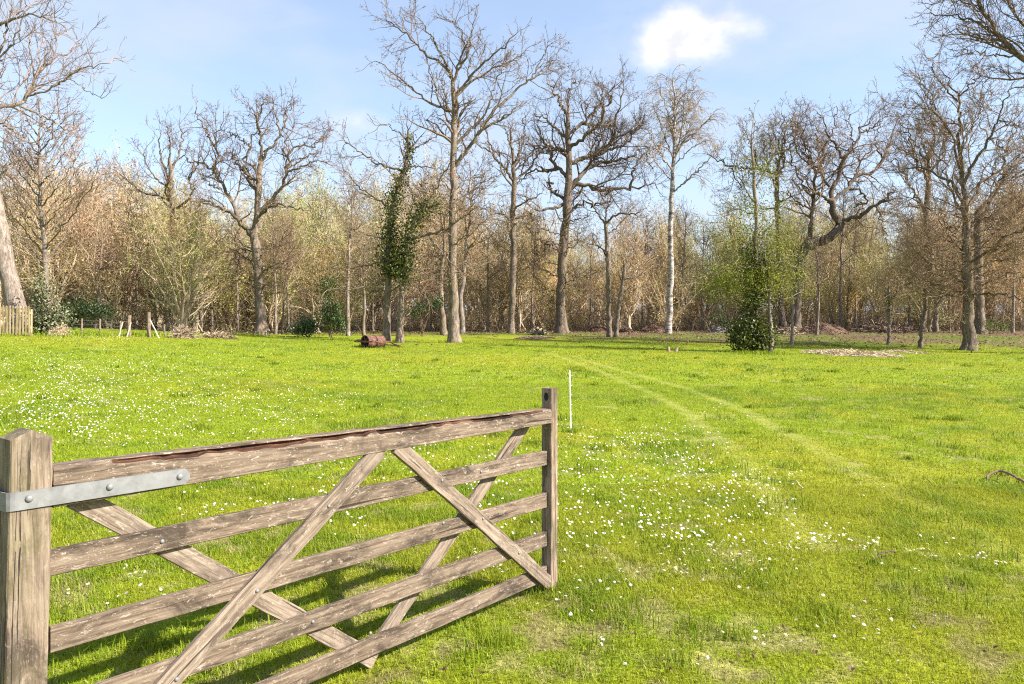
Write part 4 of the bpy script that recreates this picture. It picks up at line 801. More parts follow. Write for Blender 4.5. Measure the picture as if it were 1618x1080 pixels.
# ---- tree standing off to the right, its boughs reach over the corner
trace_tree('oak_tree', 'bare oak whose boughs hang into the upper right corner', 'tree', 37,
  [(1790, 560, 15), (1786, 500, 13), (1778, 400, 12), (1770, 300, 11), (1760, 220, 10), (1740, 160, 7)],
  [[(1752, 190, 6), (1690, 135), (1618, 91), (1587, 70), (1572, 44), (1556, 18), (1538, -6), (1515, -40, 0.7)], [(1580, 55, 2.2), (1535, 29), (1497, 26), (1462, 16, 0.5)], [(1600, 79, 2), (1548, 57), (1522, 49), (1486, 52, 0.5)], [(1612, 88, 1.8), (1582, 88), (1548, 84), (1520, 76, 0.5)],
   [(1660, 115, 3), (1640, 70), (1610, 30), (1590, -10), (1570, -50, 0.5)], [(1562, 25, 1.5), (1535, 10), (1505, -4), (1480, 2, 0.4)], [(1615, 38, 1.6), (1600, 20), (1605, -20, 0.5)], [(1745, 170, 5), (1720, 80), (1690, 0), (1670, -60, 0.8)], [(1760, 220, 5), (1820, 150), (1880, 100, 0.8)], [(1770, 300, 4), (1840, 250), (1900, 230, 0.8)], [(1768, 290, 3.4), (1720, 262), (1680, 250), (1650, 240, 0.6)]],
  118, knob=0.07, crown_kw=dict(twig=TW * 0.85, wig=0.32, d1=1.8), depth_k=0.5)

# ------------------------------------------------------------------ leafing thicket on the right, bushes, hollies
def leaf_blob(G, C, rad, n, size, cols, rng, clump=0.28, m=0, aspect=1.5, nc=None):
    """leaf clumps spread through an ellipsoid"""
    C = np.asarray(C, float); rad = np.asarray(rad, float); nc = nc or max(8, n // 40)
    c = unit(rng.normal(size=(nc, 3))) * (rng.random(nc) ** 0.45)[:, None] * rad * (0.75 + 0.45 * rng.random(nc))[:, None] + C
    i = rng.integers(0, nc, n); p = c[i] + rng.normal(size=(n, 3)) * clump * (0.6 + 0.8 * rng.random(nc))[i][:, None]
    cols = np.asarray(cols); cc = cols[rng.integers(0, len(cols), nc)][i] * (0.6 + 0.8 * rng.random(n))[:, None]
    G.leaves(p, size * (0.6 + 0.8 * rng.random(n)), rng, m, cc, aspect=aspect)
def thicket(e, base, rng):
    D = Geo(); Yb = base[1]
    for (px, py, wx, wz, n) in ((1188, 522, 1.05, 1.0, 4600), (1170, 540, 0.6, 0.5, 1000), (1205, 540, 0.55, 0.55, 1000), (1192, 478, 0.8, 0.9, 1600), (1197, 425, 0.7, 1.0, 1700), (1180, 410, 0.5, 0.6, 500)):
        leaf_blob(D, at(px, py, Yb - 0.2), (wx, 0.8, wz), n, 0.10, [(0.036, 0.052, 0.010), (0.065, 0.085, 0.013), (0.12, 0.13, 0.02)], rng, 0.18, aspect=1.4)
    D.build('ivy', M['ivy'], e, origin=base)
    S = Geo()
    for (px, py, wx, wz, n) in ((1180, 440, 2.2, 1.0, 2600), (1140, 455, 1.2, 0.8, 1100), (1225, 445, 1.5, 0.9, 1700), (1190, 380, 2.0, 1.2, 2400), (1230, 390, 1.3, 1.2, 1100), (1195, 320, 1.5, 1.2, 900), (1200, 265, 1.1, 1.0, 500)):
        leaf_blob(S, at(px, py, Yb + rng.uniform(-0.6, 0.6)), (wx, 1.4, wz), int(n * 1.55), 0.075, [(0.20, 0.215, 0.030), (0.25, 0.25, 0.045), (0.14, 0.165, 0.022)], rng, 0.22, nc=max(20, n // 18))
    S.build('foliage', M['leaf'], e, origin=base)
trace_tree('leafy_thicket', 'bright green leafing tree with a dark ivy bush round its foot', 'tree', 35,
  [(1192, 557, 4.4), (1193, 500, 4), (1194, 440, 3.6), (1195, 366, 3.2), (1192, 298, 2.6), (1190, 250, 2), (1187, 212, 1)],
  [[(1194, 440, 1.6), (1165, 425), (1130, 430), (1108, 440, 0.4)], [(1194, 420, 1.6), (1225, 410), (1255, 420), (1270, 430, 0.4)], [(1194, 400, 1.5), (1165, 375), (1140, 350, 0.4)], [(1195, 380, 1.5), (1225, 350), (1245, 320, 0.4)], [(1193, 320, 1.4), (1170, 285), (1160, 250, 0.4)], [(1192, 300, 1.4), (1215, 260), (1222, 225, 0.4)], [(1194, 450, 1.3), (1215, 465), (1240, 470, 0.4)], [(1193, 340, 1.2), (1170, 330), (1150, 335, 0.4)]],
  119, bark='bark_pale', flare=1.2, crown_kw=dict(bud=(0.20, 0.23, 0.035), buds=1.0, budsize=0.085, twig=np.array([0.24, 0.19, 0.13])), extra=thicket, depth_k=0.8)
trace_tree('slim_tree', 'thin pale stem standing hard against the right side of the green thicket', 'tree', 34.6,
  [(1218, 558, 3.8), (1218, 520, 3.2), (1217, 490, 2.8), (1214, 440, 2.2), (1208, 400, 1)], [[(1216, 460, 1), (1228, 440), (1240, 432, 0.4)], [(1214, 440, 1), (1205, 420), (1196, 405, 0.4)]], 120, bark='bark_pale', flare=1.1, crown_kw=dict(bud=(0.20, 0.23, 0.035), buds=1.0))

def bush(name, label, px, py, Y, parts, cols, seed, size=0.09, mat='ivy', stems=10, clump=0.2):
    rng = np.random.default_rng(seed); u = (px - CX) / F; base = np.array([u * Y, Y, gh(u * Y, Y)]); e = thing(name, label, 'bush', base)
    G = Geo(); top = min(p[1] for p in parts)
    for (bx, by, wx, wz, n) in parts: leaf_blob(G, at(bx, by, Y), (wx, 0.8 * wx, wz), n, size, cols, rng, clump)
    G.build('foliage', M[mat], e, origin=base)
    S = Geo(); P = np.zeros((stems, 6, 3)); a = rng.random(stems) * 6.28; hh = (at(px, top, Y)[2] - base[2]) * (0.6 + 0.4 * rng.random(stems)); s = np.linspace(0, 1, 6); w = parts[0][2]
    for k in range(stems): P[k] = np.stack([np.cos(a[k]) * w * 0.7 * s ** 1.3, np.sin(a[k]) * w * 0.6 * s ** 1.3, hh[k] * s - 0.05], 1) + rng.normal(size=(6, 3)) * 0.04
    S.tubes(P, np.tile(0.03 * (1 - 0.7 * s), (stems, 1)), 5, 0, np.tile(TW, (stems, 1))); S.build('stem', M['twig'], e)
    return e
bush('shrub', 'grey green shrub growing at the right hand end of the paling fence', 80, 527, 33, [(78, 500, 0.75, 0.65, 1500), (70, 470, 0.5, 0.6, 700), (90, 512, 0.7, 0.4, 900), (65, 512, 0.5, 0.4, 500), (62, 440, 0.3, 0.4, 220)], [(0.16, 0.17, 0.085), (0.11, 0.13, 0.055), (0.22, 0.22, 0.13), (0.07, 0.09, 0.035)], 201, 0.10)
bush('holly_bush', 'dark evergreen bush in the wood behind the wire fence posts', 135, 520, 44, [(135, 490, 1.7, 0.9, 1800), (160, 495, 1.1, 0.6, 800), (112, 495, 0.9, 0.7, 600)], [(0.025, 0.045, 0.012), (0.045, 0.07, 0.018), (0.02, 0.035, 0.01)], 202, 0.11)
bush('holly_bush', 'tall narrow dark green holly at the front of the wood, right of the forked oak', 522, 526, 46, [(522, 495, 0.75, 1.0, 1900), (520, 455, 0.5, 0.8, 900), (535, 510, 0.7, 0.5, 800)], [(0.035, 0.07, 0.013), (0.06, 0.10, 0.02), (0.02, 0.045, 0.01)], 203, 0.10)
bush('laurel_bush', 'low dark green laurel bush left of the tall narrow holly', 485, 527, 46.5, [(490, 515, 1.0, 0.42, 1300), (470, 519, 0.6, 0.3, 500)], [(0.03, 0.06, 0.02), (0.05, 0.09, 0.03), (0.08, 0.12, 0.05)], 204, 0.11)
bush('ivy_bush', 'dark ivy mound hanging in the wood to the right of the roller trees', 668, 500, 50, [(660, 490, 0.7, 0.7, 700), (685, 480, 1.1, 0.4, 600)], [(0.025, 0.05, 0.01), (0.04, 0.07, 0.015)], 205, 0.11)
bush('ivy_bush', 'dark green bush low in the wood behind the birch foot', 1140, 522, 57, [(1135, 508, 0.9, 0.6, 700)], [(0.03, 0.06, 0.012), (0.05, 0.09, 0.02)], 206, 0.11)
bush('leafy_mound', 'low leafy green mound beyond the large right hand oak', 1565, 521, 55, [(1566, 515, 1.5, 0.30, 900)], [(0.10, 0.14, 0.03), (0.07, 0.10, 0.02)], 207, 0.10, 'leaf')

# ------------------------------------------------------------------ the wood behind: one mass of coppice and twigs
def coppice_proto(seed, H, spread, nst, leafc, leafn, twigc):
    rng = np.random.default_rng(seed); P = np.zeros((nst, 10, 3)); s = np.linspace(0, 1, 10)
    for k in range(nst):
        a = rng.random() * 6.28; sp = spread * (0.3 + 0.8 * rng.random()); P[k] = np.stack([np.cos(a) * sp * s ** 1.4, np.sin(a) * sp * s ** 1.4, H * (0.65 + 0.4 * rng.random()) * s - 0.2], 1); P[k, 1:] += np.cumsum(rng.normal(size=(9, 3)) * 0.07, 0)
        P[k, 0, :2] += rng.normal(size=2) * 0.3
    r = (0.05 + 0.06 * rng.random(nst))[:, None] * (1 - 0.8 * s)[None]
    G = Geo(); G.tubes(P, r, 5, 0, np.array(twigc)[None] * (0.8 + 0.5 * rng.random(nst))[:, None])
    P1, R1 = spawn(P, r, rng, 2.1, 0.36, (0.6, 2.8), 5, (25, 70), 0.2, 0.28, 0.05, 0.12, 0.5, 0.016, 0.04)
    P2, R2 = spawn(P1, R1, rng, 2.9, 0.5, (0.3, 1.2), 3, (25, 65), 0.1, 0.25, 0.05, 0.1, 0.6, 0.012, 0.02)
    for Q, q in ((P1, R1), (P2, R2)): G.tubes(Q, q, 3, 0, np.array(twigc)[None] * (0.7 + 0.7 * rng.random(len(Q)))[:, None])
    src = np.concatenate([P2[:, 1], P2[:, 2], P1[:, 3]]); i = rng.integers(0, len(src), leafn)
    pos = src[i] + rng.normal(size=(leafn, 3)) * 0.22; h_ = int(leafn * 0.68); tn = np.array(leafc)[None] * (0.50 + 0.95 * rng.random(leafn))[:, None]
    G.leaves(pos[:h_], 0.22 * (0.5 + rng.random(h_)), rng, 1, tn[:h_], aspect=7.0); G.leaves(pos[h_:], 0.105 * (0.5 + rng.random(leafn - h_)), rng, 1, tn[h_:], aspect=1.6)
    return G.arrays()
def build_wood():
    rng = np.random.default_rng(77); one = (1.0, 1.0, 1.0)
    protos = [coppice_proto(300 + i, H, sp, ns, one, ln, one) for i, (H, sp, ns, ln) in enumerate(((10.5, 2.8, 7, 3900), (9.0, 3.4, 8, 4200), (12.0, 2.6, 5, 3300), (6.5, 3.0, 8, 3600), (4.2, 2.4, 8, 3000)))]
    # leaf / twig hue by bearing
    ub = [-0.69, -0.56, -0.45, -0.36, -0.27, -0.20, -0.10, 0.0, 0.12, 0.2, 0.28, 0.36, 0.45, 0.55, 0.69]
    tan_, pink, ol, gr, ora, brn = (0.45, 0.345, 0.155), (0.43, 0.315, 0.18), (0.345, 0.320, 0.10), (0.350, 0.345, 0.085), (0.45, 0.35, 0.13), (0.39, 0.32, 0.14)
    hues = np.array([pink, pink, ol, ol, gr, tan_, pink, ora, ora, tan_, gr, ol, ol, brn, tan_])
    hs = [-0.69, -0.55, -0.50, -0.44, -0.34, -0.2, -0.08, 0.0, 0.1, 0.2, 0.32, 0.45, 0.6, 0.69]; hv = [235, 238, 308, 300, 292, 268, 252, 335, 340, 328, 322, 318, 312, 300]
    G = Geo(); spots = []
    def put(kind, x, y, sc, ro, dark=1.0):
        V, q, t, mq, mt, T = protos[kind]; c, s_ = math.cos(ro), math.sin(ro); W = V * sc; W = np.stack([W[:, 0] * c - W[:, 1] * s_, W[:, 0] * s_ + W[:, 1] * c, W[:, 2]], 1) + np.array([x, y, gh(x, y)])
        u = x / y; h = np.array([np.interp(u, ub, hues[:, i]) for i in range(3)]) * (0.8 + 0.45 * rng.random(3) * np.array([1, 1, 0.6])) * dark
        isl = np.zeros(len(V), bool); isl[q[mq == 1].ravel()] = True
        tint = np.where(isl[:, None], T * h, T * (np.array([0.40, 0.315, 0.215]) * (0.75 + 0.5 * rng.random())))
        G.add(W, q[mq == 0], None, 0, None); n0 = G.n - len(W); G.T[-1] = tint
        G.Fq.append(q[mq == 1] + n0); G.mq.append(np.ones((mq == 1).sum(), int))
    for row, (y0, y1, n, kinds) in enumerate(((58, 66, 44, (3, 4, 3, 1)), (64, 74, 40, (0, 1, 3)), (72, 84, 40, (0, 1, 2)), (84, 100, 40, (0, 1, 2)), (98, 118, 34, (1, 1, 2)))):
        for k in range(n):
            u = -0.80 + 1.6 * (k + rng.random()) / n; y = rng.uniform(y0, y1); x = u * y; kd = kinds[rng.integers(len(kinds))]
            top = np.interp(u, hs, hv); want = (EYE - (top - HY) / F * y - gh(x, y)) / (10.5, 9.0, 12.0, 6.5, 4.2)[kd]; sc = want * rng.uniform(0.68, 1.03)
            if kd in (3, 4): sc = rng.uniform(0.9, 1.3)
            put(kd, x, y, float(np.clip(sc, 0.6, 2.1)), rng.random() * 6.28)
    # nearer scrub on the left, behind the fence
    for k in range(16):
        u = rng.uniform(-0.78, -0.42); y = rng.uniform(46, 56); put((3, 1, 4)[rng.integers(3)], u * y, y, rng.uniform(0.85, 1.3), rng.random() * 6.28)
    for k in range(7):
        u = rng.uniform(-0.42, -0.2); y = rng.uniform(53, 60); put((3, 4)[rng.integers(2)], u * y, y, rng.uniform(0.8, 1.1), rng.random() * 6.28)
    o = G.build('woodland', [M['twig'], M['leaf']]); tag(o, 'dense brown and olive wood of bare coppice behind the oaks', 'wood', kind='stuff')
    # undergrowth along the floor of the wood
    U = Geo(); n = 110000; u = rng.uniform(-0.8, 0.8, n); y = rng.uniform(60, 112, n); y = np.where(u < -0.33, y - rng.uniform(0, 12, n), y); x = u * y
    def lift(x, y): return (0.5 + 5.2 * np.clip(fbm(x * 0.16, y * 0.16, 81, 4) - 0.22, 0, 1)) * np.interp(y, [58, 70, 112], [0.32, 0.75, 1.9])
    z = ground_h(x, y) + rng.random(n) ** 1.25 * lift(x, y)
    cols = np.array([(0.12, 0.112, 0.038), (0.22, 0.17, 0.09), (0.17, 0.155, 0.052), (0.29, 0.225, 0.12)])[(fbm(x * 0.3, y * 0.3, 87, 2) * 3.9).astype(int) % 4] * (0.5 + rng.random(n))[:, None]
    U.leaves(np.stack([x, y, z], 1), 0.24 * (0.5 + rng.random(n)), rng, 0, cols, aspect=4.5)
    m = 5200; u = rng.uniform(-0.8, 0.8, m); y = rng.uniform(58, 92, m); y = np.where(u < -0.33, y - rng.uniform(0, 11, m), y); x = u * y; b = np.stack([x, y, ground_h(x, y) - 0.1], 1); d = unit(np.stack([rng.normal(size=m) * 0.32, rng.normal(size=m) * 0.32, np.ones(m)], 1)); P = np.empty((m, 5, 3)); P[:, 0] = b; ln = (rng.uniform(0.8, 6.0, m) / 4)[:, None]
    for k in range(1, 5): P[:, k] = P[:, k - 1] + d * ln; d = unit(d + rng.normal(size=(m, 3)) * 0.22 - UP * 0.08)
    U.tubes(P, (0.010 + 0.022 * rng.random(m) ** 2)[:, None] * np.array([1, 0.9, 0.75, 0.6, 0.4])[None], 3, 0, np.array([[0.42, 0.33, 0.25]]) * (0.4 + 0.9 * rng.random(m))[:, None])
    tag(U.build('undergrowth', M['leaf']), 'bramble and dead leaf undergrowth on the floor of the wood', 'undergrowth', kind='stuff')
build_wood()

# slender stems at the front of the wood: one kind, copied
def slender_proto(seed, H):
    rng = np.random.default_rng(seed); s = np.linspace(0, 1, 14); P = np.stack([0.5 * s ** 2 * rng.normal(), 0.4 * s ** 2 * rng.normal(), H * s - 0.1], 1) if False else np.stack([0.6 * s ** 2 * rng.normal() + 0 * s, 0.4 * s ** 2 * rng.normal() + 0 * s, H * s - 0.1], 1)
    P[1:] += np.cumsum(rng.normal(size=(13, 3)) * 0.05, 0); r = 0.13 * (1 - 0.85 * s) + 0.03 * np.exp(-s * 14)
    e = thing('slender_tree', 'slender bare tree at the front edge of the brown wood', 'tree', (0, 0, 0), 0, 'slender trees along the front of the wood')
    G = Geo(); G.tubes(P[None], r[None], 8, 0, np.full((1, 3), 1.05)); G.build('trunk', M['bark_pale' if seed % 2 else 'bark_oak'], e, smooth=True)
    C = Geo(); crown_parts(C, P[None, 4:], r[None, 4:], rng, 1.0, twig=np.array([0.22, 0.155, 0.11]), bud=(0.28, 0.21, 0.09), l1=(0.7, 2.2), d1=3.2, upb=0.3); C.build('crown', [M['twig'], M['leaf']], e)
    return e
SL = [slender_proto(401, 9.5), slender_proto(402, 8.0), slender_proto(403, 11.0), slender_proto(404, 7.0)]
used = [False] * 4; rs = np.random.default_rng(12)
for i, (px, Y, sc, thick) in enumerate(((435, 50, 0.9, 0.8), (446, 51, 0.85, 0.8), (550, 49, 1.0, 1.0), (575, 50, 1.0, 0.9), (456, 58, 0.9, 0.9), (703, 52, 1.15, 1.7), (730, 53, 1.1, 1.5), (770, 57, 1.1, 0.9), (1075, 60, 1.0, 0.8), (1110, 60, 1, 0.8), (1330, 60, 1.1, 1.0), (1337, 62, 1.0, 1.0), (1437, 59, 0.9, 1.1), (1290, 53, 0.8, 0.8), (1352, 63, 1.0, 0.8), (215, 52, 1.0, 0.9), (318, 56, 1.1, 0.9), (336, 57, 1.0, 0.8), (1600, 56, 1.0, 0.9), (1500, 60, 1.0, 0.9), (840, 60, 1.0, 0.8), (930, 61, 1.0, 0.8), (1015, 62, 0.9, 0.8), (150, 47, 1.0, 1.0), (375, 56, 0.9, 0.8), (590, 58, 0.9, 0.9))):
    k = i % 4; o = SL[k] if not used[k] else copy_tree(SL[k]); used[k] = True
    x = (px - CX) / F * Y; o.location = (x, Y, gh(x, Y)); o.scale = (sc * thick, sc * thick, sc); o.rotation_euler = (rs.normal() * 0.03, rs.normal() * 0.03, rs.random() * 6.28)
# young single stems on the turf to the right
trace_tree('sapling', 'thin pale sapling in the turf just right of the green thicket', 'tree', 44, [(1251, 545, 2.6), (1253, 510, 2.2), (1252, 480, 1.9), (1250, 440, 1.4), (1246, 400, 0.7)], [[(1252, 470, 0.8), (1262, 450), (1270, 440, 0.4)], [(1251, 450, 0.8), (1240, 430), (1232, 425, 0.4)]], 130, bark='bark_pale', flare=1.1, crown_kw=dict(bud=(0.22, 0.23, 0.05), buds=1.0))
trace_tree('sapling', 'thin ivy topped sapling in front of the brown brush heap', 'tree', 46, [(1404, 537, 2.6), (1405, 500, 2.4), (1405, 470, 1.9), (1404, 440, 1.0)], [[(1405, 480, 0.8), (1415, 465), (1420, 450, 0.4)], [(1405, 470, 0.8), (1395, 455), (1390, 440, 0.4)]], 131, bark='bark_pale', flare=1.1, ivy=[([(1405, 500), (1405, 465)], 0.25, 220, 0.1)])
trace_tree('sapling', 'short bent mossy stem left of the large right hand oak', 'tree', 43.5, [(1454, 543, 3.6), (1457, 520, 3.2), (1462, 495, 3.2), (1463, 470, 2.8), (1460, 440, 1.6)], [[(1463, 470, 1.2), (1470, 452), (1468, 435, 0.4)], [(1461, 460, 1.1), (1450, 440), (1444, 428, 0.4)]], 132, flare=1.15)
trace_tree('sapling', 'pale thin sapling standing in the reddish chip heap', 'tree', 54, [(1291, 523, 2.6), (1292, 500, 2.2), (1293, 470, 2), (1292, 430, 1.4), (1290, 390, 0.6)], [[(1292, 440, 0.8), (1300, 420), (1306, 405, 0.4)], [(1292, 450, 0.8), (1284, 430), (1280, 415, 0.4)]], 133, bark='bark_pale', flare=1.1)
trace_tree('sapling', 'stout short trunk broken off behind the low bent stem', 'tree', 57, [(1478, 516, 4), (1479, 490, 3.6), (1481, 465, 3.4)], [[(1481, 470, 1.4), (1490, 455), (1500, 450, 0.6)]], 134, flare=1.2)

# ------------------------------------------------------------------ rusty roller
def build_roller():
    p = on_ground(590, 549)[0]; z = gh(*p); ro = thing('field_roller', 'rusty red iron field roller with drawbar lying at the meadow edge', 'roller', (p[0], p[1], z), R(22))
    r, Lw = 0.28, 1.0; k = 32; a = np.arange(k) * 2 * math.pi / k
    def ring(x, rr): return [(x, rr * math.cos(t), rr + 0.0 * t + rr * math.sin(t) - rr + r) for t in a]
    for s in (-1, 1):      # two drum halves with a gap between
        x0, x1 = (-Lw / 2, -0.012) if s < 0 else (0.012, Lw / 2); V = ring(x0, r) + ring(x1, r) + ring(x0, r - 0.02) + ring(x1, r - 0.02); q = []
        for i in range(k):
            j = (i + 1) % k; q += [(i, j, k + j, k + i), (2 * k + j, 2 * k + i, 3 * k + i, 3 * k + j), (i, 2 * k + i, 2 * k + j, j), (k + i, k + j, 3 * k + j, 3 * k + i)]
        d = mesh_obj('drum', np.array(V), [np.array(q)], M['rust'], ro)
        xe = x0 if s < 0 else x1
        G = Geo(); spk = np.arange(6) * math.pi / 3 + 0.2
        P = np.array([[(xe - s * 0.03, q_ * (r - 0.02) * math.cos(t), r + q_ * (r - 0.02) * math.sin(t)) for q_ in (0.1, 0.55, 1.0)] for t in spk]); G.tubes(P, np.full((6, 3), 0.022), 4); G.build('spokes', M['rust'], d)
        G = Geo(); P = np.array([[(xe - s * 0.12, 0, r), (xe + s * 0.07, 0, r)]]); G.tubes(P, np.full((1, 2), 0.05), 10, cap=True); G.build('hub', M['rust'], d)
        G = Geo(); V = [(xe - s * 0.10, 0, r)] + ring(xe - s * 0.10, r - 0.022); G.add(V, None, [(0, 1 + i, 1 + (i + 1) % k) for i in range(k)]); G.build('drum_shade', M['black'], d)  # near-black sheet set behind the spokes, painted shade of the open drum
    for xr in (-Lw / 2, -0.03, 0.03, Lw / 2):      # raised rims of the two drum halves
        G = Geo(); t = np.linspace(0, 2 * math.pi, 33); P = np.stack([0 * t + xr, (r + 0.004) * np.cos(t), r + (r + 0.004) * np.sin(t)], 1); G.tubes(P[None], np.full((1, 33), 0.016), 5); G.build('rim', M['rust'], ro)
    G = Geo(); fx = Lw / 2 + 0.07
    for s in (-1, 1): G.box((s * fx - 0.02, -0.62, r - 0.03), (s * fx + 0.02, 0.62, r + 0.03))
    for yy in (-0.62, 0.60): G.box((-fx - 0.018, yy, r - 0.03), (fx + 0.018, yy + 0.04, r + 0.03))
    G.build('frame', M['rust'], ro)
    G = Geo(); P = np.array([[(fx * 0.8, -0.60, r), (0.25, -1.1, r * 0.6), (0.05, -1.75, 0.08)], [(-fx * 0.8, -0.60, r), (-0.2, -1.1, r * 0.6), (0.0, -1.75, 0.08)]]); G.tubes(P, np.full((2, 3), 0.03), 5, cap=True); G.build('drawbar', M['rust'], ro)
    G = Geo(); G.box((-0.28, 0.55, r + 0.035), (0.28, 0.85, r + 0.10)); G.build('weight_tray', M['rust'], ro)
    ro.rotation_euler = (0, 0, R(52))
build_roller()

# ------------------------------------------------------------------ fences on the left
def build_paling():
    Y = 31.5; x0, x1 = (-40 - CX) / F * Y, (47 - CX) / F * Y; b = thing('paling_fence', 'short run of pale yellow picket paling at the left edge', 'fence', (x1, Y, gh(x1, Y)))
    rng = np.random.default_rng(3); z0 = gh(x1, Y); n = 17; sp = (x1 - x0) / n
    for k in range(n + 1):
        G = Geo(); w = 0.036; h = 1.26 + rng.normal() * 0.012; dz = gh(x1 - k * sp, Y) - z0; V = [(-w, -0.011, 0.02), (w, -0.011, 0.02), (w, -0.011, h - 0.03), (0.0, -0.011, h), (-w, -0.011, h - 0.03)]; V = np.array(V + [(a, 0.011, c) for a, _, c in V])
        o = mesh_obj('pale', np.stack([V[:, 2], V[:, 0], V[:, 1]], 1), [np.array([[0, 1, 2, 3, 4], [9, 8, 7, 6, 5]]), np.array([(i + 5, (i + 1) % 5 + 5, (i + 1) % 5, i) for i in range(5)])], M['paling'], b)
        o.rotation_euler = (Matrix.Rotation(rng.normal() * 0.012, 3, 'Y') @ Matrix(((0, 1, 0), (0, 0, 1), (1, 0, 0)))).to_euler(); o.location = (-k * sp, -0.03, dz)
    for hh in (0.36, 0.98):
        G = Geo(); G.box((-(x1 - x0) - 0.04, -0.018, hh - 0.04), (0.04, 0.02, hh + 0.04)); G.build('rail', M['paling'], b)
    for k in (0.0, 0.98):
        G = Geo(); G.box((-(x1 - x0) * k - 0.045, 0.021, -0.2), (-(x1 - x0) * k + 0.045, 0.111, 1.15)); G.build('post', M['paling'], b)
build_paling()
def round_post(px, pyb, Y, h, r, label, lean=(0, 0)):
    x = (px - CX) / F * Y; z = gh(x, Y); e = thing('fence_post', label, 'post', (x, Y, z), 0, 'posts of the old wire fence'); G = Geo(); zz = np.linspace(-0.2, h, 7); P = np.stack([lean[0] * zz, lean[1] * zz, zz], 1); P[1:] += np.random.default_rng(int(px)).normal(size=(6, 3)) * 0.008
    G.tubes(P[None], (r * np.array([1, 1, 0.98, 1, 0.97, 0.98, 0.93]))[None], 8, cap=True); 
    o = G.build('shaft', M['postwood'], e); return e
FP = [(129, 34, 0.75, 0.045, 'short round wire fence post nearest the grey green shrub'), (158, 34.5, 0.72, 0.050, 'short round wire fence post, second from the grey green shrub'), (204, 34, 0.98, 0.09, 'thick square topped gate post left of the gap in the wire fence'),
      (235, 34, 1.15, 0.085, 'tallest reddish wire fence post right of the gap'), (260, 35, 0.60, 0.045, 'low thin wire fence post just right of the tallest reddish post'), (190, 35.5, 0.62, 0.05, 'low grey fence post just left of the thick gate post')]
for px, Y, h, r, lab in FP: round_post(px, 528, Y, h, r, lab)
def stay(px0, py0, px1, py1, Y, label, r=0.03):
    A = at(px0, py0, Y); Bq = at(px1, py1, Y); A[2] = gh(A[0], A[1]) - 0.05; G = Geo(); t = np.linspace(0, 1, 5)[:, None]; P = A * (1 - t) + Bq * t; P[1:-1] += np.random.default_rng(int(px0)).normal(size=(3, 3)) * 0.012
    G.tubes(P[None], np.full((1, 5), r), 6, cap=True, tint=np.array([[0.55, 0.46, 0.38]])); o = G.build('fence_stay', M['soft'], origin=A, loc=A); tag(o, label, 'stay', 'grey stays leaning on the old fence posts')
stay(187, 529, 194, 508, 33.8, 'pale grey stay leaning steeply, left of the thick gate post'); stay(200, 529, 207, 509, 33.7, 'pale grey stay propped against the thick gate post'); stay(252, 531, 237, 505, 33.8, 'pale grey stay sloping down right from the tallest reddish post')
def build_wires():
    G = Geo(); px = [112, 129, 158, 190]; 
    for h in (0.25, 0.45, 0.64):
        P = []
        for q in np.linspace(112, 190, 12):
            x = (q - CX) / F * 34.3; P.append((x, 34.3, gh(x, 34.3) + h - 0.02 * math.sin((q - 112) / 10.0)))
        G.tubes(np.array([P]), np.full((1, 12), 0.006), 3)
    o = G.build('fence_wire', M['wire']); tag(o, 'thin slack wires between the short posts by the grey green shrub', 'wire'); G = Geo()
    for h in (0.3, 0.55):
        P = [((q - CX) / F * 34.8, 34.8, gh((q - CX) / F * 34.8, 34.8) + h) for q in np.linspace(236, 300, 8)]; G.tubes(np.array([P]), np.full((1, 8), 0.006), 3)
    o = G.build('fence_wire', M['wire']); tag(o, 'thin wires running right from the tallest reddish fence post', 'wire')
build_wires()

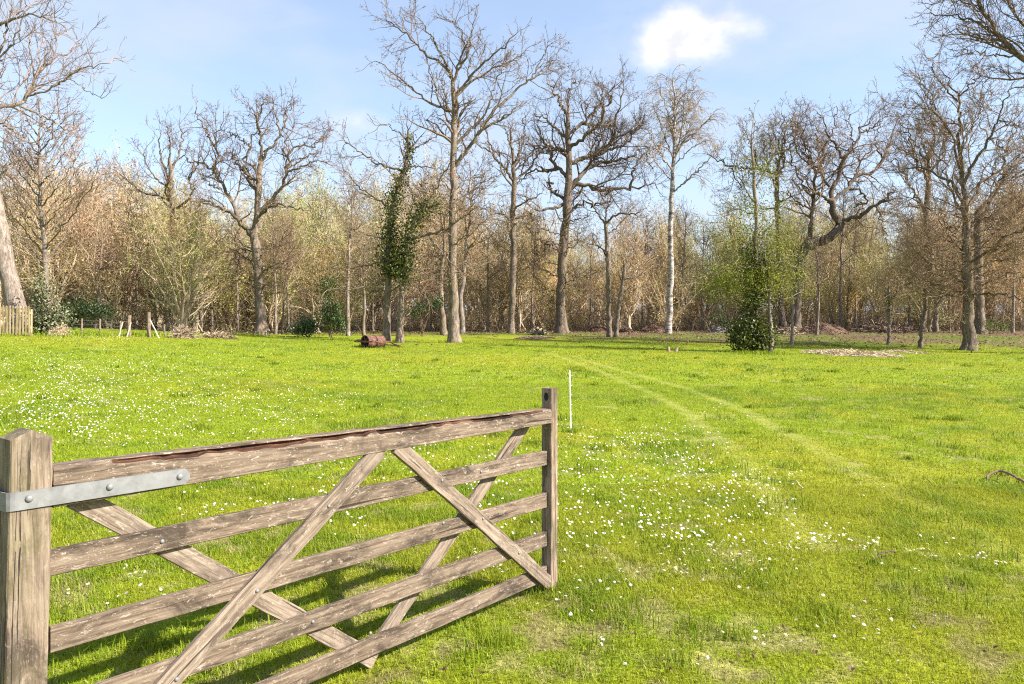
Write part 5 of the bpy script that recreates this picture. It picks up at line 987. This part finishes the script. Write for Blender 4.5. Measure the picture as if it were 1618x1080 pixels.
# ------------------------------------------------------------------ heaps, logs, sticks
def heap(name, label, cat, px, py, wpx, hgt, dpt, cols, seed, n=900, strip=(0.15, 0.4), Y=None, flat=0.6, r=0.012):
    rng = np.random.default_rng(seed); g = on_ground(px, py)[0] if Y is None else np.array([(px - CX) / F * Y, Y]); Yg = g[1]; W = wpx / F * Yg / 2; base = np.array([g[0], g[1], gh(*g)]); cols = np.asarray(cols)
    G = Geo()
    # the lump itself
    nu, nv = 22, 14; X, Yy = np.meshgrid(np.linspace(-1, 1, nu), np.linspace(-1, 1, nv)); rr = np.hypot(X, Yy); prof = np.clip(1 - rr ** 2, 0, 1) ** 0.8 * (0.55 + 0.8 * fbm(X * 3 + seed, Yy * 3, 17, 3))
    wx = X * W * 1.05; wy = Yy * dpt * 1.05; Z = hgt * prof + ground_h(base[0] + wx, base[1] + wy) - base[2] - 0.03
    i = (np.arange(nv - 1) * nu)[:, None] + np.arange(nu - 1)[None]; i = i.ravel(); ins = (prof.ravel()[i] + prof.ravel()[i + nu + 1] + prof.ravel()[i + 1] + prof.ravel()[i + nu]) > 0.0; i = i[ins]
    G.add(np.stack([wx, wy, Z], -1).reshape(-1, 3), np.stack([i, i + 1, i + nu + 1, i + nu], 1), None, 0, cols[0] * 0.8)
    # loose pieces
    a = rng.random(n) * 6.28; q = np.sqrt(rng.random(n)) * 1.08; X = np.cos(a) * q; Yy = np.sin(a) * q; prof = np.clip(1 - q ** 2, 0, 1) ** 0.8 * (0.55 + 0.8 * fbm(X * 3 + seed, Yy * 3, 17, 3)); wx = X * W; wy = Yy * dpt
    C = np.stack([wx, wy, hgt * prof + ground_h(base[0] + wx, base[1] + wy) - base[2] + 0.01], 1); d = unit(rng.normal(size=(n, 3)) * np.array([1, 1, 1 - flat])); ln = rng.uniform(*strip, n)[:, None] / 2
    P = np.stack([C - d * ln, C + UP * 0.01 + rng.normal(size=(n, 3)) * 0.01, C + d * ln], 1); G.tubes(P, np.full((n, 3), r) * (0.6 + 0.8 * rng.random(n))[:, None], 3, 0, cols[rng.integers(0, len(cols), n)] * (0.7 + 0.6 * rng.random(n))[:, None])
    o = G.build(name, M['soft'], loc=base); tag(o, label, cat); return o
red = [(0.17, 0.115, 0.085), (0.25, 0.165, 0.125), (0.11, 0.072, 0.055)]; pale = [(0.42, 0.33, 0.22), (0.52, 0.43, 0.30), (0.34, 0.26, 0.15)]; brn_ = [(0.17, 0.12, 0.09), (0.26, 0.19, 0.14), (0.10, 0.07, 0.05)]
heap('chip_heap', 'reddish brown chip heap left of the birch foot', 'heap', 1033, 526, 36, 0.50, 1.0, red, 501, Y=57)
heap('chip_heap', 'low brown chip heap behind the slim forked tree', 'heap', 945, 527, 34, 0.42, 1.0, red, 502, Y=57)
heap('chip_heap', 'small brown chip heap right of the snapped leaning tree', 'heap', 986, 527, 26, 0.36, 0.9, red, 503, Y=57)
heap('chip_heap', 'largest reddish heap of wood chips, by the crooked oak foot', 'heap', 1300, 520, 72, 0.72, 1.8, red, 504, n=1500, Y=56)
heap('brush_heap', 'dark heap of cut brushwood left of the broken short trunk', 'heap', 1395, 516, 90, 0.55, 1.8, brn_, 505, n=900, strip=(0.4, 1.6), Y=57, r=0.02)
heap('stick_heap', 'pale stick heap beside the foot of the crooked oak', 'heap', 1247, 527, 34, 0.40, 0.7, pale + brn_, 506, n=240, strip=(0.3, 1.0), Y=54, r=0.022)
heap('straw_patch', 'flattened pale straw litter on the turf right of the green thicket', 'straw', 1345, 559, 130, 0.10, 2.4, pale, 507, n=2600, strip=(0.12, 0.5), flat=0.85, r=0.009)
heap('straw_patch', 'small scatter of pale straw farther right on the turf', 'straw', 1425, 556, 70, 0.06, 1.2, pale, 508, n=700, strip=(0.12, 0.4), flat=0.85, r=0.008)
heap('brush_heap', 'rounded tangle of dry tan brush beside the wire fence', 'heap', 290, 529, 28, 0.42, 0.5, pale + brn_, 509, n=500, strip=(0.3, 0.9), Y=35, r=0.008, flat=0.2)
heap('brush_heap', 'low spread of dry sticks left of the forked oak foot', 'heap', 345, 529, 46, 0.22, 0.6, pale + brn_, 510, n=500, strip=(0.3, 0.9), Y=37, r=0.010)
heap('brush_heap', 'dry tan tussock at the foot of the grey green shrub', 'heap', 95, 527, 22, 0.32, 0.4, pale, 511, n=400, strip=(0.15, 0.5), Y=32.5, r=0.008, flat=0.1)
heap('log_heap', 'grey fallen log heap with torn roots left of the broad oak foot', 'heap', 853, 529, 18, 0.38, 0.5, pale + brn_, 512, n=120, strip=(0.3, 0.9), Y=52, r=0.035)
heap('brush_heap', 'pale litter of white scraps in the wood right of the birch', 'heap', 1135, 522, 30, 0.35, 0.6, [(0.45, 0.42, 0.40), (0.2, 0.15, 0.1), (0.12, 0.09, 0.07)], 513, n=200, strip=(0.2, 0.8), Y=56, r=0.02)
heap('soil_patch', 'bare earthy scrape in the turf in front of the broad oak', 'soil', 845, 534, 60, 0.05, 1.6, brn_, 514, n=500, strip=(0.1, 0.4), flat=0.9, r=0.01)
def logs(px, py, items, label, name='split_log'):
    g = on_ground(px, py)[0]; b = np.array([g[0], g[1], gh(*g)]); G = Geo()
    for (A, Bq, r0, r1) in items:
        t = np.linspace(0, 1, 5)[:, None]; P = np.array(A) * (1 - t) + np.array(Bq) * t; G.tubes(P[None], np.linspace(r0, r1, 5)[None], 9, cap=True, tint=np.array([[0.27, 0.20, 0.15]]))
    o = G.build(name, M['soft'], loc=b); tag(o, label, 'log')
logs(1060, 556, [((-0.09, 0, -0.05), (-0.13, 0.02, 0.24), 0.09, 0.075)], 'small pale upright log stub leaning left, alone on the turf')
logs(1066, 556, [((0.03, 0, -0.05), (0.12, 0.06, 0.20), 0.09, 0.07)], 'small pale log stub leaning right, touching the other stub')
def stick(pts, r, label, col, hgt=0.03, arch=0.05, twigs=0):
    g = on_ground([p[0] for p in pts], [p[1] for p in pts]); P = np.array([(x, y, gh(x, y) + hgt) for x, y in g]); n = len(P); P[1:-1, 2] += arch; P = smooth_line(P, 2); rr = np.interp(np.linspace(0, 1, len(P)), [0, 1], [r * 0.6, r]); rng = np.random.default_rng(int(pts[0][0])); P += rng.normal(size=P.shape) * r * 0.35
    G = Geo(); G.tubes(P[None], rr[None], 7, cap=True, tint=np.array([col]))
    if twigs:
        A, ra = spawn(P[None], rr[None], rng, 5, 0.3, (0.05, 0.2), 4, (30, 60), 0.1, 0.2, 0, 0.2, 0.5, r * 0.3, r * 0.6); G.tubes(A[:twigs], ra[:twigs], 5, tint=np.tile(np.array([col]), (len(A[:twigs]), 1)))
    o = G.build('fallen_stick', M['soft'], origin=P[0], loc=P[0]); tag(o, label, 'stick')
stick([(1558, 761), (1570, 757), (1588, 758), (1605, 766), (1628, 774)], 0.016, 'crooked brown fallen branch lying in the grass at the right edge', (0.20, 0.13, 0.09), twigs=4, arch=0.06)
stick([(1378, 893), (1392, 888), (1408, 882), (1416, 879)], 0.008, 'small dark broken twig in the foreground grass', (0.10, 0.07, 0.045), arch=0.03)
stick([(1245, 765), (1256, 769), (1268, 776)], 0.007, 'thin pale straw stalk lying among the far wheel tracks', (0.45, 0.36, 0.22))
stick([(228, 463), (236, 455), (252, 444)], 0.02, 'long pale dead bough showing in the wood above the wire fence', (0.45, 0.38, 0.33)) if False else None
# dead brown leaves lying in the grass
def build_dead_leaves():
    rng = np.random.default_rng(61); spots = [(390, 925), (690, 945), (958, 968), (1360, 905), (1366, 958), (1455, 992), (1573, 1030), (1170, 1048), (330, 1072), (940, 965), (1452, 1010), (1288, 1040), (1345, 1066), (560, 935), (1000, 1010), (1090, 985), (1500, 940), (1240, 1000), (700, 1068), (760, 1072), (1060, 1068), (1192, 1046)]
    lab = 'curled dead brown leaf lying in the foreground grass'
    for px, py in spots:
        g = on_ground(px, py)[0]; z = gh(*g) + 0.035; n = 7; a = np.arange(n) * 2 * math.pi / n; sx, sy = rng.uniform(0.012, 0.024), rng.uniform(0.007, 0.014); V = [(0, 0, 0)] + [(sx * math.cos(t) * (1 + 0.2 * rng.normal()), sy * math.sin(t) * (1 + 0.2 * rng.normal()), 0.010 * math.cos(2 * t) + rng.normal() * 0.003) for t in a]
        G = Geo(); c = np.array([(0.20, 0.125, 0.07), (0.14, 0.085, 0.05), (0.26, 0.18, 0.11)])[rng.integers(3)]; G.add(V, None, [(0, 1 + i, 1 + (i + 1) % n) for i in range(n)], 0, c)
        o = G.build('dead_leaf', M['leaf'], loc=(g[0], g[1], z)); o.rotation_euler = (rng.normal() * 0.4, rng.normal() * 0.4, rng.random() * 6.28); tag(o, lab, 'leaf', 'dead leaves in the foreground grass')
build_dead_leaves()

# ------------------------------------------------------------------ daisies
def build_daisies():
    rng = np.random.default_rng(8)
    blobs = [(1030, 760, 90, 45, 170), (980, 700, 60, 25, 70), (1060, 730, 60, 22, 90), (1150, 780, 60, 35, 90), (960, 800, 50, 35, 60), (1060, 840, 90, 35, 110), (1180, 850, 70, 28, 70), (1250, 868, 70, 16, 60), (1320, 872, 40, 8, 45), (1090, 900, 90, 30, 40), (1000, 900, 60, 50, 36), (1500, 892, 30, 6, 16), (1570, 900, 14, 5, 6), (1150, 960, 110, 40, 26), (1420, 960, 90, 50, 22), (1250, 1000, 120, 40, 14), (1480, 1060, 80, 20, 7), (940, 1000, 40, 40, 9),
             (140, 620, 120, 26, 420), (60, 640, 60, 30, 260), (230, 648, 120, 22, 280), (330, 600, 90, 22, 140), (120, 680, 70, 22, 120), (400, 640, 80, 20, 90), (150, 590, 110, 14, 260), (140, 536, 50, 3, 150), (90, 575, 70, 12, 150), (470, 660, 50, 14, 40), (250, 690, 90, 15, 60), (360, 560, 120, 8, 90), (560, 620, 90, 20, 50),
             (140, 860, 30, 14, 3), (150, 940, 45, 22, 26), (330, 800, 60, 14, 22), (420, 800, 60, 30, 26), (560, 790, 60, 40, 36), (640, 720, 60, 30, 40), (700, 700, 70, 20, 45), (620, 760, 70, 25, 36), (790, 740, 50, 30, 40), (780, 800, 40, 25, 22), (740, 860, 60, 16, 14), (800, 900, 30, 10, 18), (900, 720, 20, 40, 20), (900, 860, 18, 40, 16), (760, 580, 160, 10, 60), (1140, 650, 30, 10, 12), (1010, 690, 80, 12, 60)]
    P = []
    for cx, cy, sx, sy, n in blobs:
        # small tight groups inside each drift
        k = max(2, n // 4); gx = cx + rng.normal(size=k) * sx * 1.0; gy = cy + rng.normal(size=k) * sy * 1.0; i = rng.integers(0, k, n); x = gx[i] + rng.normal(size=n) * sx * 0.34; y = gy[i] + rng.normal(size=n) * sy * 0.34; P.append(np.stack([x, y], 1))
    P = np.concatenate(P); P = P[(rng.random(len(P)) < np.where((P[:, 1] < 700) & (P[:, 0] < 620), 0.95, 0.9)) & (P[:, 1] > 531) & (P[:, 1] < 1078) & (P[:, 0] > -60) & (P[:, 0] < 1660)]
    g = on_ground(P[:, 0], P[:, 1]); d = g[:, 1]; order = np.argsort(d); g = g[order]; n = len(g)
    def head(nr=10, r=0.0115):
        G = Geo(); a = np.arange(nr) * 2 * math.pi / nr; V = [(0, 0, 0.002)]; tri = []
        for t in a:
            b = len(V); w = 0.30; rr = r * rng.uniform(0.9, 1.08); V += [(rr * 0.6 * math.cos(t - w), rr * 0.6 * math.sin(t - w), 0.002), (rr * math.cos(t), rr * math.sin(t), 0.0 + rng.normal() * 0.001), (rr * 0.6 * math.cos(t + w), rr * 0.6 * math.sin(t + w), 0.002)]; tri += [(0, b, b + 1), (0, b + 1, b + 2)]
        G.add(V, None, tri, 0, np.array([0.76, 0.76, 0.75])); c = np.arange(7) * 2 * math.pi / 7
        G.add([(0, 0, 0.0055)] + [(0.0036 * math.cos(t), 0.0036 * math.sin(t), 0.0032) for t in c], None, [(0, 1 + i, 1 + (i + 1) % 7) for i in range(7)], 0, np.array([0.75, 0.52, 0.04]))
        G.tubes(np.array([[(0, 0, -0.065), (0.002, 0.001, -0.03), (0, 0, 0.0)]]), np.full((1, 3), 0.0009), 3, 0, np.array([[0.13, 0.2, 0.03]])); return G
    protos = []
    for k in range(4):
        o = head().build('daisy', M['petal']); tag(o, 'small white daisy open in the grass near the gate', 'daisy', 'white daisies in the near grass'); protos.append(o)
    used = [0] * 4
    def rot(): return (0.35 * rng.normal() + 0.30, 0.35 * rng.normal() + 0.10, rng.random() * 6.28)
    for i in range(min(296, n)):
        k = i % 4; o = protos[k] if not used[k] else protos[k].copy()
        if used[k]: COL.objects.link(o)
        used[k] = 1; s = rng.uniform(0.78, 1.12); o.location = (g[i, 0], g[i, 1], gh(g[i, 0], g[i, 1]) + rng.uniform(0.048, 0.07)); o.rotation_euler = rot(); o.scale = (s, s, s)
    rest = g[296:]; G = Geo(); m = len(rest); z = ground_h(rest[:, 0], rest[:, 1]) + rng.uniform(0.055, 0.075, m) + 0.004 * np.sqrt(rest[:, 1]); C = np.stack([rest[:, 0], rest[:, 1], z], 1); k = 7; a = np.arange(k) * 2 * math.pi / k
    nr = unit(np.stack([0.25 + 0.3 * rng.normal(size=m), -0.35 + 0.3 * rng.normal(size=m), np.full(m, 0.9)], 1)); t1 = unit(np.cross(nr, np.array([0, 1.0, 0.2]))); t2 = np.cross(nr, t1); rr = (rng.uniform(0.0075, 0.012, m))[:, None, None]
    V = C[:, None] + rr * (t1[:, None] * np.cos(a)[None, :, None] + t2[:, None] * np.sin(a)[None, :, None]); V = np.concatenate([C[:, None] + nr[:, None] * 0.003, V], 1); b = (np.arange(m) * (k + 1))[:, None]
    tri = np.stack([np.broadcast_to(b, (m, k)), b + 1 + np.arange(k)[None], b + 1 + (np.arange(k)[None] + 1) % k], -1).reshape(-1, 3); G.add(V.reshape(-1, 3), None, tri, 0, np.array([0.76, 0.76, 0.75]))
    tag(G.build('daisy_drift', M['petal']), 'drifts of tiny white daisies across the farther meadow', 'daisies', kind='stuff')
build_daisies()
